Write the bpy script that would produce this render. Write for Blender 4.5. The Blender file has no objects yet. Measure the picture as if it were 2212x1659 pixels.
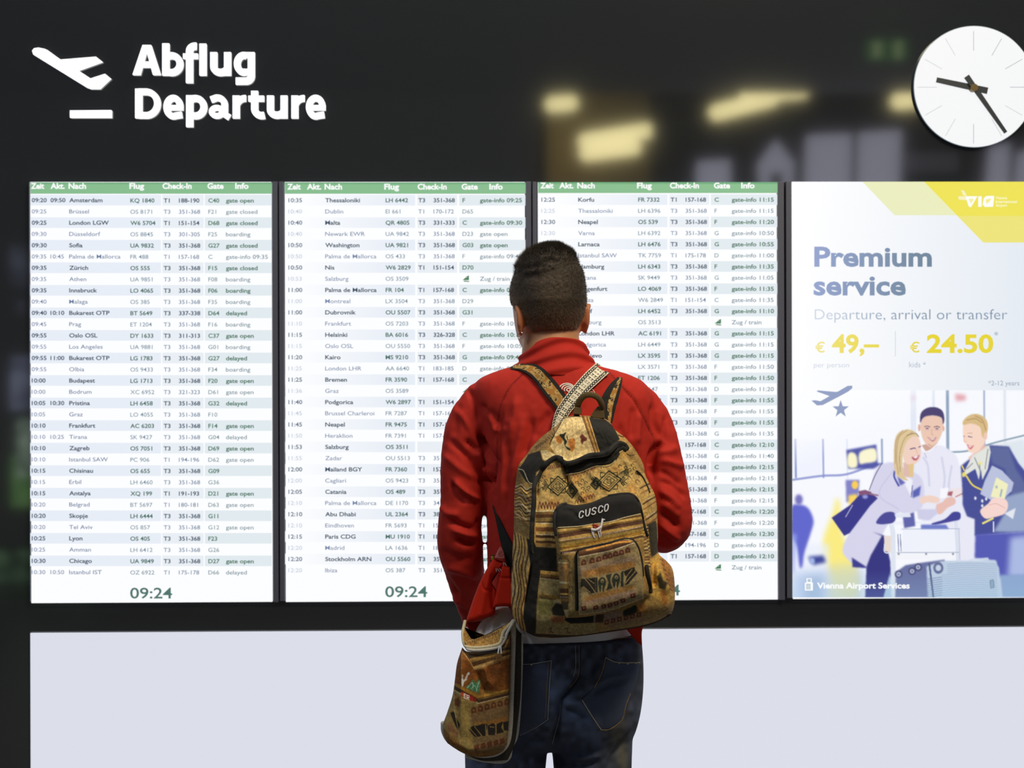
import bpy, bmesh, math, random
import numpy as np
from mathutils import Vector, Matrix
from mathutils.bvhtree import BVHTree
random.seed(7); rng = np.random.default_rng(7)
SC = bpy.context.scene; COL = SC.collection
# ---------------- camera ----------------
F = 3200.0; CX, CY = 1106.0, 829.5
CAMZ = 1.47; WY = 4.30; MY = 3.05
YAW = math.radians(1.1); ROLL = 0.0027
_F = np.array([math.sin(YAW), math.cos(YAW), 0.0])
_R0 = np.array([math.cos(YAW), -math.sin(YAW), 0.0]); _U0 = np.array([0, 0, 1.0])
_R = _R0*math.cos(ROLL) - _U0*math.sin(ROLL); _U = _U0*math.cos(ROLL) + _R0*math.sin(ROLL)
CAM = np.array([0.0, 0.0, CAMZ])
cam = bpy.data.objects.new('camera', bpy.data.cameras.new('camera')); COL.objects.link(cam)
cam.data.sensor_width = 36; cam.data.lens = F/2212*36
cam.matrix_world = Matrix(((_R[0], _U[0], -_F[0], 0), (_R[1], _U[1], -_F[1], 0), (_R[2], _U[2], -_F[2], CAMZ), (0, 0, 0, 1)))
cam.data.dof.use_dof = True; cam.data.dof.focus_distance = 3.02; cam.data.dof.aperture_fstop = 6.3
SC.camera = cam
SC.view_settings.view_transform = 'Standard'; SC.view_settings.look = 'None'
SC.view_settings.gamma = 1; SC.view_settings.exposure = 0.0; SC.view_settings.use_curve_mapping = False
w = bpy.data.worlds.new('world'); SC.world = w; w.use_nodes = True
w.node_tree.nodes['Background'].inputs[0].default_value = (0.80, 0.86, 1.0, 1)
w.node_tree.nodes['Background'].inputs[1].default_value = 0.25

def W(px, py, y=WY):
    """points of the plane y seen at the photograph's pixel"""
    px = np.asarray(px, float); py = np.asarray(py, float)
    d = _F + np.multiply.outer((px-CX)/F, _R) + np.multiply.outer((CY-py)/F, _U)
    t = (np.asarray(y, float)-CAM[1])/d[..., 1]
    return CAM + d*t[..., None] if d.ndim > 1 else CAM + d*t
def proj(P):
    d = np.asarray(P, float)-CAM; z = d@_F
    return CX+F*(d@_R)/z, CY-F*(d@_U)/z
def area(name, loc, target, size, power, color):
    l = bpy.data.lights.new(name, 'AREA'); l.shape = 'RECTANGLE'; l.size, l.size_y = size; l.energy = power; l.color = color
    o = bpy.data.objects.new(name, l); COL.objects.link(o); o.location = loc
    o.rotation_euler = (Vector(target)-Vector(loc)).to_track_quat('-Z', 'Y').to_euler(); return o
# hall ceiling lamps that light the man from above and behind, then one added lamp
area('hall_light', (1.5, 1.3, 4.0), (0.3, 3.0, 1.2), (1.3, 0.45), 88, (1.0, 0.84, 0.60))
area('hall_light', (-1.9, 1.2, 4.0), (0.0, 3.0, 1.2), (1.4, 0.4), 26, (0.86, 0.92, 1.0))
area('hall_light', (0.0, 3.3, 4.1), (0.1, 3.1, 1.4), (1.4, 0.4), 18, (1.0, 0.95, 0.85))
area('hall_light', (0.55, -7.9, 4.5), (0.55, -9.2, 3.2), (0.8, 0.3), 16, (1.0, 0.85, 0.5))  # unseen lamp added to brighten the olive wall for its reflection

# ---------------- materials ----------------
def lin(c):
    c = np.asarray(c, float)/255.0
    return np.where(c <= 0.04045, c/12.92, ((c+0.055)/1.055)**2.4)
MATS = {}
def mat(name, col=(128, 128, 128), rough=0.6, metal=0.0, ior=1.5, emit=None, estr=1.0, vcol=False, spec=None, noise=0.0, nscale=400, bump=0.0, bscale=900, coat=0.0, sheen=0.0):
    if name in MATS: return MATS[name]
    m = bpy.data.materials.new(name); m.use_nodes = True; nt = m.node_tree; b = nt.nodes['Principled BSDF']
    b.inputs['Base Color'].default_value = (*lin(col), 1); b.inputs['Roughness'].default_value = rough
    b.inputs['Metallic'].default_value = metal; b.inputs['IOR'].default_value = ior
    if spec is not None: b.inputs['Specular IOR Level'].default_value = spec
    if coat: b.inputs['Coat Weight'].default_value = coat
    if sheen:
        b.inputs['Sheen Weight'].default_value = sheen; b.inputs['Sheen Roughness'].default_value = 0.5
    src = None
    if vcol:
        a = nt.nodes.new('ShaderNodeAttribute'); a.attribute_name = 'Col'; src = a.outputs['Color']
    if noise:
        n = nt.nodes.new('ShaderNodeTexNoise'); n.inputs['Scale'].default_value = nscale; n.inputs['Detail'].default_value = 4
        tc = nt.nodes.new('ShaderNodeTexCoord'); nt.links.new(tc.outputs['Object'], n.inputs['Vector'])
        mr = nt.nodes.new('ShaderNodeMapRange'); mr.inputs['To Min'].default_value = 1-noise; mr.inputs['To Max'].default_value = 1+noise
        nt.links.new(n.outputs['Fac'], mr.inputs['Value'])
        mx = nt.nodes.new('ShaderNodeVectorMath'); mx.operation = 'MULTIPLY'
        if src: nt.links.new(src, mx.inputs[0])
        else: mx.inputs[0].default_value = tuple(lin(col))
        cb = nt.nodes.new('ShaderNodeCombineXYZ')
        for i in range(3): nt.links.new(mr.outputs[0], cb.inputs[i])
        nt.links.new(cb.outputs[0], mx.inputs[1]); src = mx.outputs[0]
    if bump:
        n2 = nt.nodes.new('ShaderNodeTexNoise'); n2.inputs['Scale'].default_value = bscale; n2.inputs['Detail'].default_value = 3
        tc2 = nt.nodes.new('ShaderNodeTexCoord'); nt.links.new(tc2.outputs['Object'], n2.inputs['Vector'])
        bp = nt.nodes.new('ShaderNodeBump'); bp.inputs['Strength'].default_value = bump; bp.inputs['Distance'].default_value = 0.002
        nt.links.new(n2.outputs['Fac'], bp.inputs['Height']); nt.links.new(bp.outputs[0], b.inputs['Normal'])
    if emit is not None:
        b.inputs['Base Color'].default_value = (0.01, 0.01, 0.01, 1)
        b.inputs['Emission Strength'].default_value = estr
        if vcol and src: nt.links.new(src, b.inputs['Emission Color'])
        else: b.inputs['Emission Color'].default_value = (*lin(emit), 1)
    elif src: nt.links.new(src, b.inputs['Base Color'])
    MATS[name] = m; return m

# ---------------- objects ----------------
def tag(o, label=None, cat=None, group=None, kind=None):
    if label: o['label'] = label
    if cat: o['category'] = cat
    if group: o['group'] = group
    if kind: o['kind'] = kind
    return o
def thing(name, label, cat, loc=(0, 0, 0), group=None):
    o = bpy.data.objects.new(name, None); COL.objects.link(o); o.location = loc; o.empty_display_size = 0.05
    bpy.context.view_layer.update() if False else None
    return tag(o, label, cat, group)
WT = {}
def _wt(o):
    t = Vector(o.location)
    return t + (_wt(o.parent) if o.parent else Vector((0, 0, 0)))
def mk(name, verts, faces, m, parent=None, cols=None, smooth=True):
    verts = np.asarray(verts, float).reshape(-1, 3)
    me = bpy.data.meshes.new(name)
    off = np.array(_wt(parent)) if parent else np.zeros(3)
    v = verts-off
    if isinstance(faces, np.ndarray) and faces.ndim == 2:
        k = faces.shape[1]; n = len(faces)
        me.vertices.add(len(v)); me.vertices.foreach_set('co', v.ravel().astype(np.float32))
        me.loops.add(n*k); me.loops.foreach_set('vertex_index', faces.ravel().astype(np.int32))
        me.polygons.add(n); me.polygons.foreach_set('loop_start', np.arange(0, n*k, k, dtype=np.int32))
        me.update(calc_edges=True); me.validate()
    else:
        me.from_pydata([tuple(p) for p in v], [], [tuple(int(i) for i in f) for f in faces]); me.update()
    if cols is not None:
        a = me.color_attributes.new('Col', 'FLOAT_COLOR', 'POINT')
        c = np.ones((len(v), 4), np.float32); c[:, :3] = cols
        a.data.foreach_set('color', c.ravel())
    me.materials.append(m)
    if smooth: me.polygons.foreach_set('use_smooth', np.ones(len(me.polygons), bool))
    o = bpy.data.objects.new(name, me); COL.objects.link(o)
    if parent: o.parent = parent
    return o
def box_geo(x0, x1, y0, y1, z0, z1):
    v = [(x, y, z) for x in (x0, x1) for y in (y0, y1) for z in (z0, z1)]
    f = [(0, 1, 3, 2), (4, 6, 7, 5), (0, 4, 5, 1), (2, 3, 7, 6), (0, 2, 6, 4), (1, 5, 7, 3)]
    return v, f
def box(name, x0, x1, y0, y1, z0, z1, m, parent=None, bevel=0.0):
    v, f = box_geo(min(x0, x1), max(x0, x1), y0, y1, min(z0, z1), max(z0, z1))
    o = mk(name, v, f, m, parent, smooth=False)
    if bevel:
        b = o.modifiers.new('bevel', 'BEVEL'); b.width = bevel; b.segments = 2
    return o
def wbox(name, px0, py0, px1, py1, ya, yb, m, parent=None, bevel=0.0):
    """box on the wall: its front face (y=ya) spans the two photo pixels"""
    a = W(px0, py0, ya); c = W(px1, py1, ya)
    return box(name, a[0], c[0], ya, yb, c[2], a[2], m, parent, bevel)
def join_geo(parts):
    V, Fc, n = [], [], 0
    for v, f in parts:
        V.append(np.asarray(v, float).reshape(-1, 3)); Fc += [tuple(int(i)+n for i in q) for q in f]; n += len(v)
    return np.concatenate(V), Fc
def cat(pts, n, closed=False):
    """Catmull-Rom through pts, resampled to n points by arc length"""
    p = np.asarray(pts, float)
    if closed: q = np.vstack([p[-1], p, p[0], p[1]])
    else: q = np.vstack([2*p[0]-p[1], p, 2*p[-1]-p[-2]])
    out = []
    for i in range(1, len(q)-2):
        t = np.linspace(0, 1, 16, endpoint=False)[:, None]
        a, b, c, d = q[i-1], q[i], q[i+1], q[i+2]
        out.append(0.5*((2*b)+(c-a)*t+(2*a-5*b+4*c-d)*t**2+(3*b-a-3*c+d)*t**3))
    out.append(q[-2][None]); s = np.vstack(out)
    L = np.r_[0, np.cumsum(np.linalg.norm(np.diff(s[:, :2] if s.shape[1] < 3 else s, axis=0), axis=1))]
    t = np.linspace(0, L[-1], n)
    return np.stack([np.interp(t, L, s[:, k]) for k in range(s.shape[1])], 1)
def tube_geo(C, r, seg=16, flat=None, caps=True):
    """closed tube along C (Nx3) with radii r (N) ; flat = (axis vector, factor) squashes it"""
    C = np.asarray(C, float); r = np.broadcast_to(np.asarray(r, float), (len(C),)).copy()
    T = np.gradient(C, axis=0); T /= np.linalg.norm(T, axis=1)[:, None]+1e-12
    if caps:
        pre, post = [], []
        for k in (0.0, 0.35, 0.7): pre.append((C[0]-T[0]*r[0]*(1-k)*0.8, r[0]*math.sqrt(max(0.02, 1-(1-k)**2))))
        for k in (0.7, 0.35, 0.0): post.append((C[-1]+T[-1]*r[-1]*(1-k)*0.8, r[-1]*math.sqrt(max(0.02, 1-(1-k)**2))))
        C = np.vstack([[q[0] for q in pre], C, [q[0] for q in post]]); r = np.r_[[q[1] for q in pre], r, [q[1] for q in post]]
        T = np.vstack([[T[0]]*3, T, [T[-1]]*3])
    up = np.array([0, 1.0, 0]) if abs(T[0][1]) < 0.9 else np.array([1.0, 0, 0])
    V = []; N = up-T[0]*(up@T[0]); N /= np.linalg.norm(N)
    a = np.linspace(0, 2*math.pi, seg, endpoint=False)
    for i in range(len(C)):
        N = N-T[i]*(N@T[i]); N /= np.linalg.norm(N)+1e-12; B = np.cross(T[i], N)
        off = r[i]*(np.cos(a)[:, None]*N+np.sin(a)[:, None]*B)
        if flat is not None:
            ax = np.asarray(flat[0], float); off = off-np.outer(off@ax, ax)*(1-flat[1])
        V.append(C[i]+off)
    V = np.vstack(V); n = len(C); Fc = []
    for i in range(n-1):
        for j in range(seg):
            k = (j+1) % seg; Fc.append((i*seg+j, i*seg+k, (i+1)*seg+k, (i+1)*seg+j))
    Fc.append(tuple(range(seg-1, -1, -1))); Fc.append(tuple((n-1)*seg+j for j in range(seg)))
    return V, Fc
def tube(name, C, r, m, parent=None, seg=12, flat=None):
    v, f = tube_geo(C, r, seg, flat); return mk(name, v, f, m, parent)
def remesh(geo, voxel, smooth=4):
    V, Fc = geo; me = bpy.data.meshes.new('tmp'); me.from_pydata([tuple(p) for p in V], [], Fc); me.update()
    o = bpy.data.objects.new('tmp', me); COL.objects.link(o)
    m = o.modifiers.new('r', 'REMESH'); m.mode = 'VOXEL'; m.voxel_size = voxel
    if smooth:
        s = o.modifiers.new('s', 'SMOOTH'); s.iterations = smooth; s.factor = 0.5
    dg = bpy.context.evaluated_depsgraph_get(); dg.update(); ev = o.evaluated_get(dg); e = ev.to_mesh()
    n = len(e.vertices); co = np.empty(n*3, np.float32); e.vertices.foreach_get('co', co)
    no = np.empty(n*3, np.float32); e.vertices.foreach_get('normal', no)
    k = len(e.polygons); tot = np.empty(k, np.int32); e.polygons.foreach_get('loop_total', tot)
    li = np.empty(int(tot.sum()), np.int32); e.loops.foreach_get('vertex_index', li)
    fs = li.reshape(-1, 4) if (tot == 4).all() else None
    if fs is None: fs = [tuple(p.vertices) for p in e.polygons]
    ev.to_mesh_clear(); bpy.data.objects.remove(o); bpy.data.meshes.remove(me)
    return co.reshape(-1, 3).astype(float), no.reshape(-1, 3).astype(float), fs
def pl_dist(px, py, line):
    """distance (and running position 0..1) to a polyline in photo pixels"""
    line = np.asarray(line, float); best = np.full(px.shape, 1e9); pos = np.zeros(px.shape)
    seg = np.linalg.norm(np.diff(line, axis=0), axis=1); tot = seg.sum(); acc = 0
    for i in range(len(line)-1):
        a, b = line[i], line[i+1]; d = b-a; L2 = d@d+1e-9
        t = np.clip(((px-a[0])*d[0]+(py-a[1])*d[1])/L2, 0, 1)
        q = np.hypot(px-a[0]-t*d[0], py-a[1]-t*d[1]); u = q < best
        best = np.where(u, q, best); pos = np.where(u, (acc+t*seg[i])/tot, pos); acc += seg[i]
    return best, pos
def fold(V, N, folds, facing_only=True):
    """real relief: pushes vertices along their normals by ridges and valleys"""
    px, py = proj(V); d = CAM-V; d /= np.linalg.norm(d, axis=1)[:, None]
    fc = np.clip((N*d).sum(1)*2.5, 0, 1); D = np.zeros(len(V))
    for line, amp, wd in folds:
        ln = cat(line, 24) if len(line) > 2 else np.asarray(line, float)
        bx = (px > ln[:, 0].min()-3*wd) & (px < ln[:, 0].max()+3*wd) & (py > ln[:, 1].min()-3*wd) & (py < ln[:, 1].max()+3*wd)
        if not bx.any(): continue
        q, s = pl_dist(px[bx], py[bx], ln)
        D[bx] += amp*np.exp(-(q/wd)**2)*np.clip(np.minimum(s, 1-s)*5+0.15, 0, 1)
    return V+N*(D*fc)[:, None]
def bvh(V, Fc): return BVHTree.FromPolygons([Vector(p) for p in V], [tuple(int(i) for i in f) for f in Fc])
def hit(trees, px, py, default=None):
    d = _F+_R*((px-CX)/F)+_U*((CY-py)/F); d = d/np.linalg.norm(d); best = None
    for t in trees:
        h = t.ray_cast(Vector(CAM), Vector(d))
        if h[0] is not None and (best is None or h[3] < best[1]): best = (np.array(h[0]), h[3], np.array(h[1]))
    if best is None:
        return W(px, py, default) if default is not None else None
    return best[0]
def lay(trees, pts, off=0.004, default=MY):
    """polyline in pixels laid on a surface, lifted towards the camera"""
    out = []
    for x, y in pts:
        h = hit(trees, x, y, default); d = CAM-h; d /= np.linalg.norm(d); out.append(h+d*off)
    return np.array(out)
def smooth_y(P, k=3):
    P = P.copy(); 
    for _ in range(k):
        q = P.copy(); q[1:-1] = (P[:-2]+2*P[1:-1]+P[2:])/4; P = q
    return P
# ---------------- patch sheets ----------------
def coons(top, right, bottom, left, nu, nv):
    """top L->R, bottom L->R, left T->B, right T->B in pixels; returns (nv,nu,2)"""
    t = cat(top, nu); b = cat(bottom, nu); l = cat(left, nv); r = cat(right, nv)
    u = np.linspace(0, 1, nu)[None, :, None]; v = np.linspace(0, 1, nv)[:, None, None]
    P = (1-v)*t[None]+v*b[None]+(1-u)*l[:, None]+u*r[:, None]
    P -= (1-u)*(1-v)*t[0]+u*(1-v)*t[-1]+(1-u)*v*b[0]+u*v*b[-1]
    return P
def sheet(name, P, Y, m, parent, cols, yback, smooth=True):
    """closed puffed sheet: front grid at depth Y, rim taken back to yback (scalar or array like Y)"""
    nv, nu = Y.shape; V = W(P[..., 0], P[..., 1], Y).reshape(-1, 3)
    idx = np.arange(nv*nu).reshape(nv, nu)
    Fc = np.stack([idx[:-1, :-1], idx[1:, :-1], idx[1:, 1:], idx[:-1, 1:]], -1).reshape(-1, 4)
    ring = np.r_[idx[0, :], idx[1:, -1], idx[-1, -2::-1], idx[-2:0:-1, 0]]
    k = len(ring); RB = V[ring].copy(); yb = np.broadcast_to(yback, Y.shape).reshape(-1)[ring]
    c = RB.mean(0); R1 = RB.copy(); R1[:, 1] = (RB[:, 1]+yb)/2; R2 = RB.copy(); R2[:, 1] = yb
    R2[:, [0, 2]] = c[[0, 2]]+(RB[:, [0, 2]]-c[[0, 2]])*0.97
    base = len(V); ctr = R2.mean(0)
    A = np.vstack([V, R1, R2, ctr[None]])
    j = np.arange(k); jn = (j+1) % k
    F1 = np.stack([ring[j], ring[jn], base+jn, base+j], 1); F2 = np.stack([base+j, base+jn, base+k+jn, base+k+j], 1)
    cc = np.full(k, base+2*k); F3 = np.stack([base+k+j, base+k+jn, cc, cc], 1)
    faces = [tuple(q) for q in np.vstack([Fc, F1, F2])]+[tuple(q[:3]) for q in F3]
    C = None
    if cols is not None:
        c2 = cols.reshape(-1, 3); C = np.vstack([c2, c2[ring], c2[ring], c2[ring].mean(0)[None]])
    o = mk(name, A, faces, m, parent, C, smooth)
    return o
def edge_profile(nv, nu, du, dv, p=2.2):
    """1 inside, falling to 0 on the rim like a cushion; du,dv = rim widths as fractions"""
    u = np.linspace(0, 1, nu)[None]; v = np.linspace(0, 1, nv)[:, None]
    a = np.clip(np.minimum(u, 1-u)/du, 0, 1); b = np.clip(np.minimum(v, 1-v)/dv, 0, 1)
    f = lambda t: (1-(1-t)**p)**(1/p)
    return f(a)*f(b)
# ---------------- painter ----------------
def vnoise(h, w_, cell, seed=0):
    r = np.random.default_rng(seed); gh, gw = int(h/cell)+3, int(w_/cell)+3; g = r.random((gh, gw))
    y = np.arange(h)/cell; x = np.arange(w_)/cell; yi = y.astype(int); xi = x.astype(int)
    fy = (y-yi)[:, None]; fx = (x-xi)[None]; fy = fy*fy*(3-2*fy); fx = fx*fx*(3-2*fx)
    a = g[yi][:, xi]; b = g[yi][:, xi+1]; c = g[yi+1][:, xi]; d = g[yi+1][:, xi+1]
    return (a*(1-fx)+b*fx)*(1-fy)+(c*(1-fx)+d*fx)*fy
class Canvas:
    def __init__(s, x0, y0, x1, y1, res, base, T=None):
        s.x0, s.y0, s.res = x0, y0, res; s.h = int((y1-y0)*res); s.w = int((x1-x0)*res)
        s.a = np.empty((s.h, s.w, 3)); s.a[:] = base; s.T = T
    def pt(s, pts):
        p = np.asarray(pts, float)
        if s.T: p = np.stack([s.T[0]+p[..., 0]*s.T[2], s.T[1]+p[..., 1]*s.T[2]], -1)
        return (p-[s.x0, s.y0])*s.res
    def blend(s, sl, m, col):
        col = np.asarray(col, float)
        s.a[sl] = s.a[sl]*(1-m[..., None])+col*m[..., None]
    def _win(s, p, pad):
        a = max(0, int(p[:, 0].min()-pad)); b = min(s.w, int(p[:, 0].max()+pad)+2)
        c = max(0, int(p[:, 1].min()-pad)); d = min(s.h, int(p[:, 1].max()+pad)+2)
        return (a, b, c, d) if b > a and d > c else None
    def poly(s, pts, col, alpha=1.0, soft=0.0, smooth=False):
        p = s.pt(pts)
        if smooth: p = cat(p, 90, closed=True)
        k = soft*s.res; wn = s._win(p, 3*k+2)
        if wn is None: return
        a, b, c, d = wn; X, Y = np.meshgrid(np.arange(a, b)+0.5, np.arange(c, d)+0.5)
        ins = np.zeros(X.shape, bool); q = np.roll(p, -1, 0)
        for (x1, y1), (x2, y2) in zip(p, q):
            if y1 == y2: continue
            cr = ((y1 > Y) != (y2 > Y)) & (X < (x2-x1)*(Y-y1)/(y2-y1)+x1); ins ^= cr
        m = ins.astype(float)
        r = int(round(max(k, 0.0)))
        for _ in range(2 if r > 0 else 1):
            rr = max(r, 1); ker = np.ones(2*rr+1) if r > 0 else np.array([.25, .5, .25]); ker /= ker.sum()
            for ax in (0, 1):
                pad = [(0, 0), (0, 0)]; pad[ax] = (len(ker)//2,)*2; mp = np.pad(m, pad, mode='edge'); cs = 0
                n = m.shape[ax]
                for i, kv in enumerate(ker): cs = cs+kv*(mp[i:i+n] if ax == 0 else mp[:, i:i+n])
                m = cs
        s.blend((slice(c, d), slice(a, b)), m*alpha, col)
    def line(s, pts, wd, col,  alpha=1.0, soft=0.6, smooth=True, dash=None):
        p = s.pt(pts); sc = s.T[2] if s.T else 1.0; hw = wd*sc*s.res/2; k = max(soft*s.res, 0.5)
        if smooth and len(p) > 2: p = cat(p, max(8, 6*len(p)))
        wn = s._win(p, hw+2*k+1)
        if wn is None: return
        a, b, c, d = wn; X, Y = np.meshgrid(np.arange(a, b)+0.5, np.arange(c, d)+0.5)
        q, t = pl_dist(X, Y, p); m = np.clip((hw-q)/k+0.5, 0, 1)
        if dash:
            L = np.linalg.norm(np.diff(p, axis=0), axis=1).sum(); m = m*((t*L/(dash*sc*s.res)) % 1 < 0.55)
        s.blend((slice(c, d), slice(a, b)), m*alpha, col)
    def disc(s, x, y, rx, ry, col, alpha=1.0, soft=0.6):
        t = np.linspace(0, 2*math.pi, 28, endpoint=False)
        s.poly(np.stack([x+rx*np.cos(t), y+ry*np.sin(t)], 1), col, alpha, soft)
    def stripes(s, quad, bands, wave=0.0, wl=60):
        """bands across a quad a(b) top edge -> d(c) bottom edge; bands=[(t0,t1,color)]"""
        A, B, C_, D = [np.asarray(q, float) for q in quad]; u = np.linspace(0, 1, 14)
        wob = wave*np.sin(u*math.hypot(*(B-A))/wl*2*math.pi)
        for t0, t1, col in bands:
            e0 = (A+(D-A)*t0)[None]+((B+(C_-B)*t0)-(A+(D-A)*t0))[None]*u[:, None]
            e1 = (A+(D-A)*t1)[None]+((B+(C_-B)*t1)-(A+(D-A)*t1))[None]*u[:, None]
            n = (D-A)/np.linalg.norm(D-A); e0 = e0+n*wob[:, None]; e1 = e1+n*wob[:, None]
            s.poly(np.vstack([e0, e1[::-1]]), col)
    def mottle(s, amt, cell, seed):
        s.a *= (1+amt*(vnoise(s.h, s.w, cell*s.res, seed)-0.5)*2)[..., None]
    def sample(s, px, py):
        x = np.clip((px-s.x0)*s.res-0.5, 0, s.w-1.001); y = np.clip((py-s.y0)*s.res-0.5, 0, s.h-1.001)
        xi = x.astype(int); yi = y.astype(int); fx = (x-xi)[..., None]; fy = (y-yi)[..., None]; a = s.a
        c = (a[yi, xi]*(1-fx)+a[yi, xi+1]*fx)*(1-fy)+(a[yi+1, xi]*(1-fx)+a[yi+1, xi+1]*fx)*fy
        return lin(np.clip(c, 0, 255))
# ---------------- lettering ----------------
_TXT = []
def glyphs(strings):
    """one mesh per (string, weight) from Blender's built-in font: {key: (verts2d, faces)}"""
    objs = []
    for s_, wt in strings:
        c = bpy.data.curves.new('t', 'FONT'); c.body = s_; c.size = 1; c.offset = wt; c.resolution_u = 3; c.fill_mode = 'FRONT'
        o = bpy.data.objects.new('t', c); COL.objects.link(o); objs.append(o)
    dg = bpy.context.evaluated_depsgraph_get(); dg.update(); out = {}
    for o, k in zip(objs, strings):
        e = o.evaluated_get(dg).to_mesh(); n = len(e.vertices)
        co = np.empty(n*3, np.float32); e.vertices.foreach_get('co', co); co = co.reshape(-1, 3)[:, :2].astype(float)
        fs = [tuple(p.vertices) for p in e.polygons if p.area > 0]
        out[k] = (co, fs); o.evaluated_get(dg).to_mesh_clear()
    for o in objs:
        c = o.data; bpy.data.objects.remove(o); bpy.data.curves.remove(c)
    return out
class Print:
    """collects flat coloured print for one surface at plane y"""
    def __init__(s, y): s.y = y; s.V = []; s.F = []; s.C = []; s.n = 0
    def add(s, V3, Fc, col):
        V3 = np.asarray(V3, float); s.V.append(V3); s.F += [tuple(i+s.n for i in f) for f in Fc]
        s.C.append(np.broadcast_to(col, V3.shape)); s.n += len(V3)
    def text(s, G, string, px, base, cap, col, width=None, wt=0.0, xs=1.0, rot=0.0):
        co, fs = G[(string, wt)]
        k = cap/0.682; x = (co[:, 0]-co[:, 0].min())
        if width: x = x*(width/x.max())
        else: x = x*k*xs
        y = -co[:, 1]*k
        c, sn = math.cos(rot), math.sin(rot); X = px+x*c+y*sn; Y = base-x*sn+y*c
        c_ = col(X) if callable(col) else lin(col)
        s.add(W(X, Y, s.y), fs, c_)
    def rect(s, x0, y0, x1, y1, col, nx=1):
        xs = np.linspace(x0, x1, nx+1); X = np.r_[xs, xs]; Y = np.r_[np.full(nx+1, y0), np.full(nx+1, y1)]
        fs = [(i, i+nx+1, i+nx+2, i+1) for i in range(nx)]
        s.add(W(X, Y, s.y), fs, col(X) if callable(col) else lin(col))
    def poly(s, pts, col):
        p = np.asarray(pts, float); s.add(W(p[:, 0], p[:, 1], s.y), [tuple(range(len(p)-1, -1, -1))], lin(col))
    def make(s, name, m, parent, kind='stuff'):
        if not s.V: return None
        o = mk(name, np.vstack(s.V), s.F, m, parent, np.vstack(s.C), smooth=False)
        if kind and len(s.V) > 1 or any(k in name for k in ('text', 'readout')): o['kind'] = 'stuff'
        return o
# ---------------- setting ----------------
M_glass = mat('black_glass', (37, 40, 44), 0.055, ior=2.35)
M_frame = mat('grey_bezel', (84, 88, 104), 0.5)
M_print = mat('screen_print', emit=(255, 255, 255), vcol=True, rough=0.35)
M_ceil = mat('grey_ceiling', (205, 206, 208), 0.8, noise=0.08, nscale=3)
M_floor = mat('grey_terrazzo', (96, 96, 98), 0.35, noise=0.35, nscale=60)
box('wall_front', -3.4, 4.2, WY, WY+0.15, 0, 4.2, M_glass)['kind'] = 'structure'
box('floor', -9, 9, -16, WY+0.15, -0.1, 0, M_floor)['kind'] = 'structure'
box('ceiling', -9, 9, -5.3, WY+0.15, 4.2, 4.35, M_ceil)['kind'] = 'structure'
# the hall behind the camera, seen only as blurred reflections in the black glass
def RF(px, py, D):
    p = W(px, py, D); return np.array([p[0], 2*WY-D, p[2]])
box('ceiling_far', -9, 9, -16.2, -5.3, 5.2, 5.35, mat('dark_far_wall', (20, 21, 22), 0.8, noise=0.1, nscale=2))['kind'] = 'structure'
a = RF(1160, 300, 13.9); YB = 2*WY-13.9
box('wall_back', -9, a[0], YB-0.2, YB, 0, 4.2, mat('grey_plaster', (190, 190, 186), 0.8, noise=0.1, nscale=2))['kind'] = 'structure'
box('wall_far', -9, 9, -16.2, -16, 0, 5.2, mat('dark_far_wall', (20, 21, 22), 0.8, noise=0.1, nscale=2))['kind'] = 'structure'
p0 = RF(1182, 200, 17.5); p1 = RF(1402, 500, 17.5)
box('trim_1', p0[0], p1[0], 2*WY-17.7, 2*WY-17.5, 0, 5.0, mat('olive_wall', (150, 132, 78), 0.8, noise=0.1, nscale=2))['kind'] = 'structure'
M_lamp = mat('warm_lamp', emit=(255, 240, 175), estr=5.6)
def refl_box(name, px0, py0, px1, py1, D, th, m, parent=None):
    p = RF(px0, py0, D); q = RF(px1, py1, D)
    return box(name, p[0], q[0], p[1]-th, p[1], q[2], p[2], m, parent)
def refl_strip(name, ax, ay, bx, by, D, r, parent=None):
    return tube(name, np.linspace(RF(ax, ay, D), RF(bx, by, D), 6), r, M_lamp, parent, seg=8)
k = 0
for nm, segs, D in (('rear_lamp', [(1190, 226, 1236, 222)], 16.5), ('rear_lamp', [(1262, 305, 1398, 282), (1265, 332, 1372, 318)], 16.5),
                    ('rear_lamp', [(1612, 205, 1735, 196), (1545, 244, 1668, 212)], 15.5), ('rear_lamp', [(1938, 219, 1976, 216)], 15.5)):
    k += 1; s0 = segs[0]; t = thing(nm, ['short warm fluorescent lamp of the hall behind, mirrored faintly above the second screen',
        'pair of warm lamp tubes mirrored on the olive wall patch', 'pair of long warm lamp tubes mirrored left of the clock',
        'warm lamp tube mirrored against the clock edge'][k-1], 'lamp', tuple(RF(s0[0], s0[1], D)))
    for s_ in segs: refl_strip('lamp_tube', *s_, D, 0.085, t)
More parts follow.
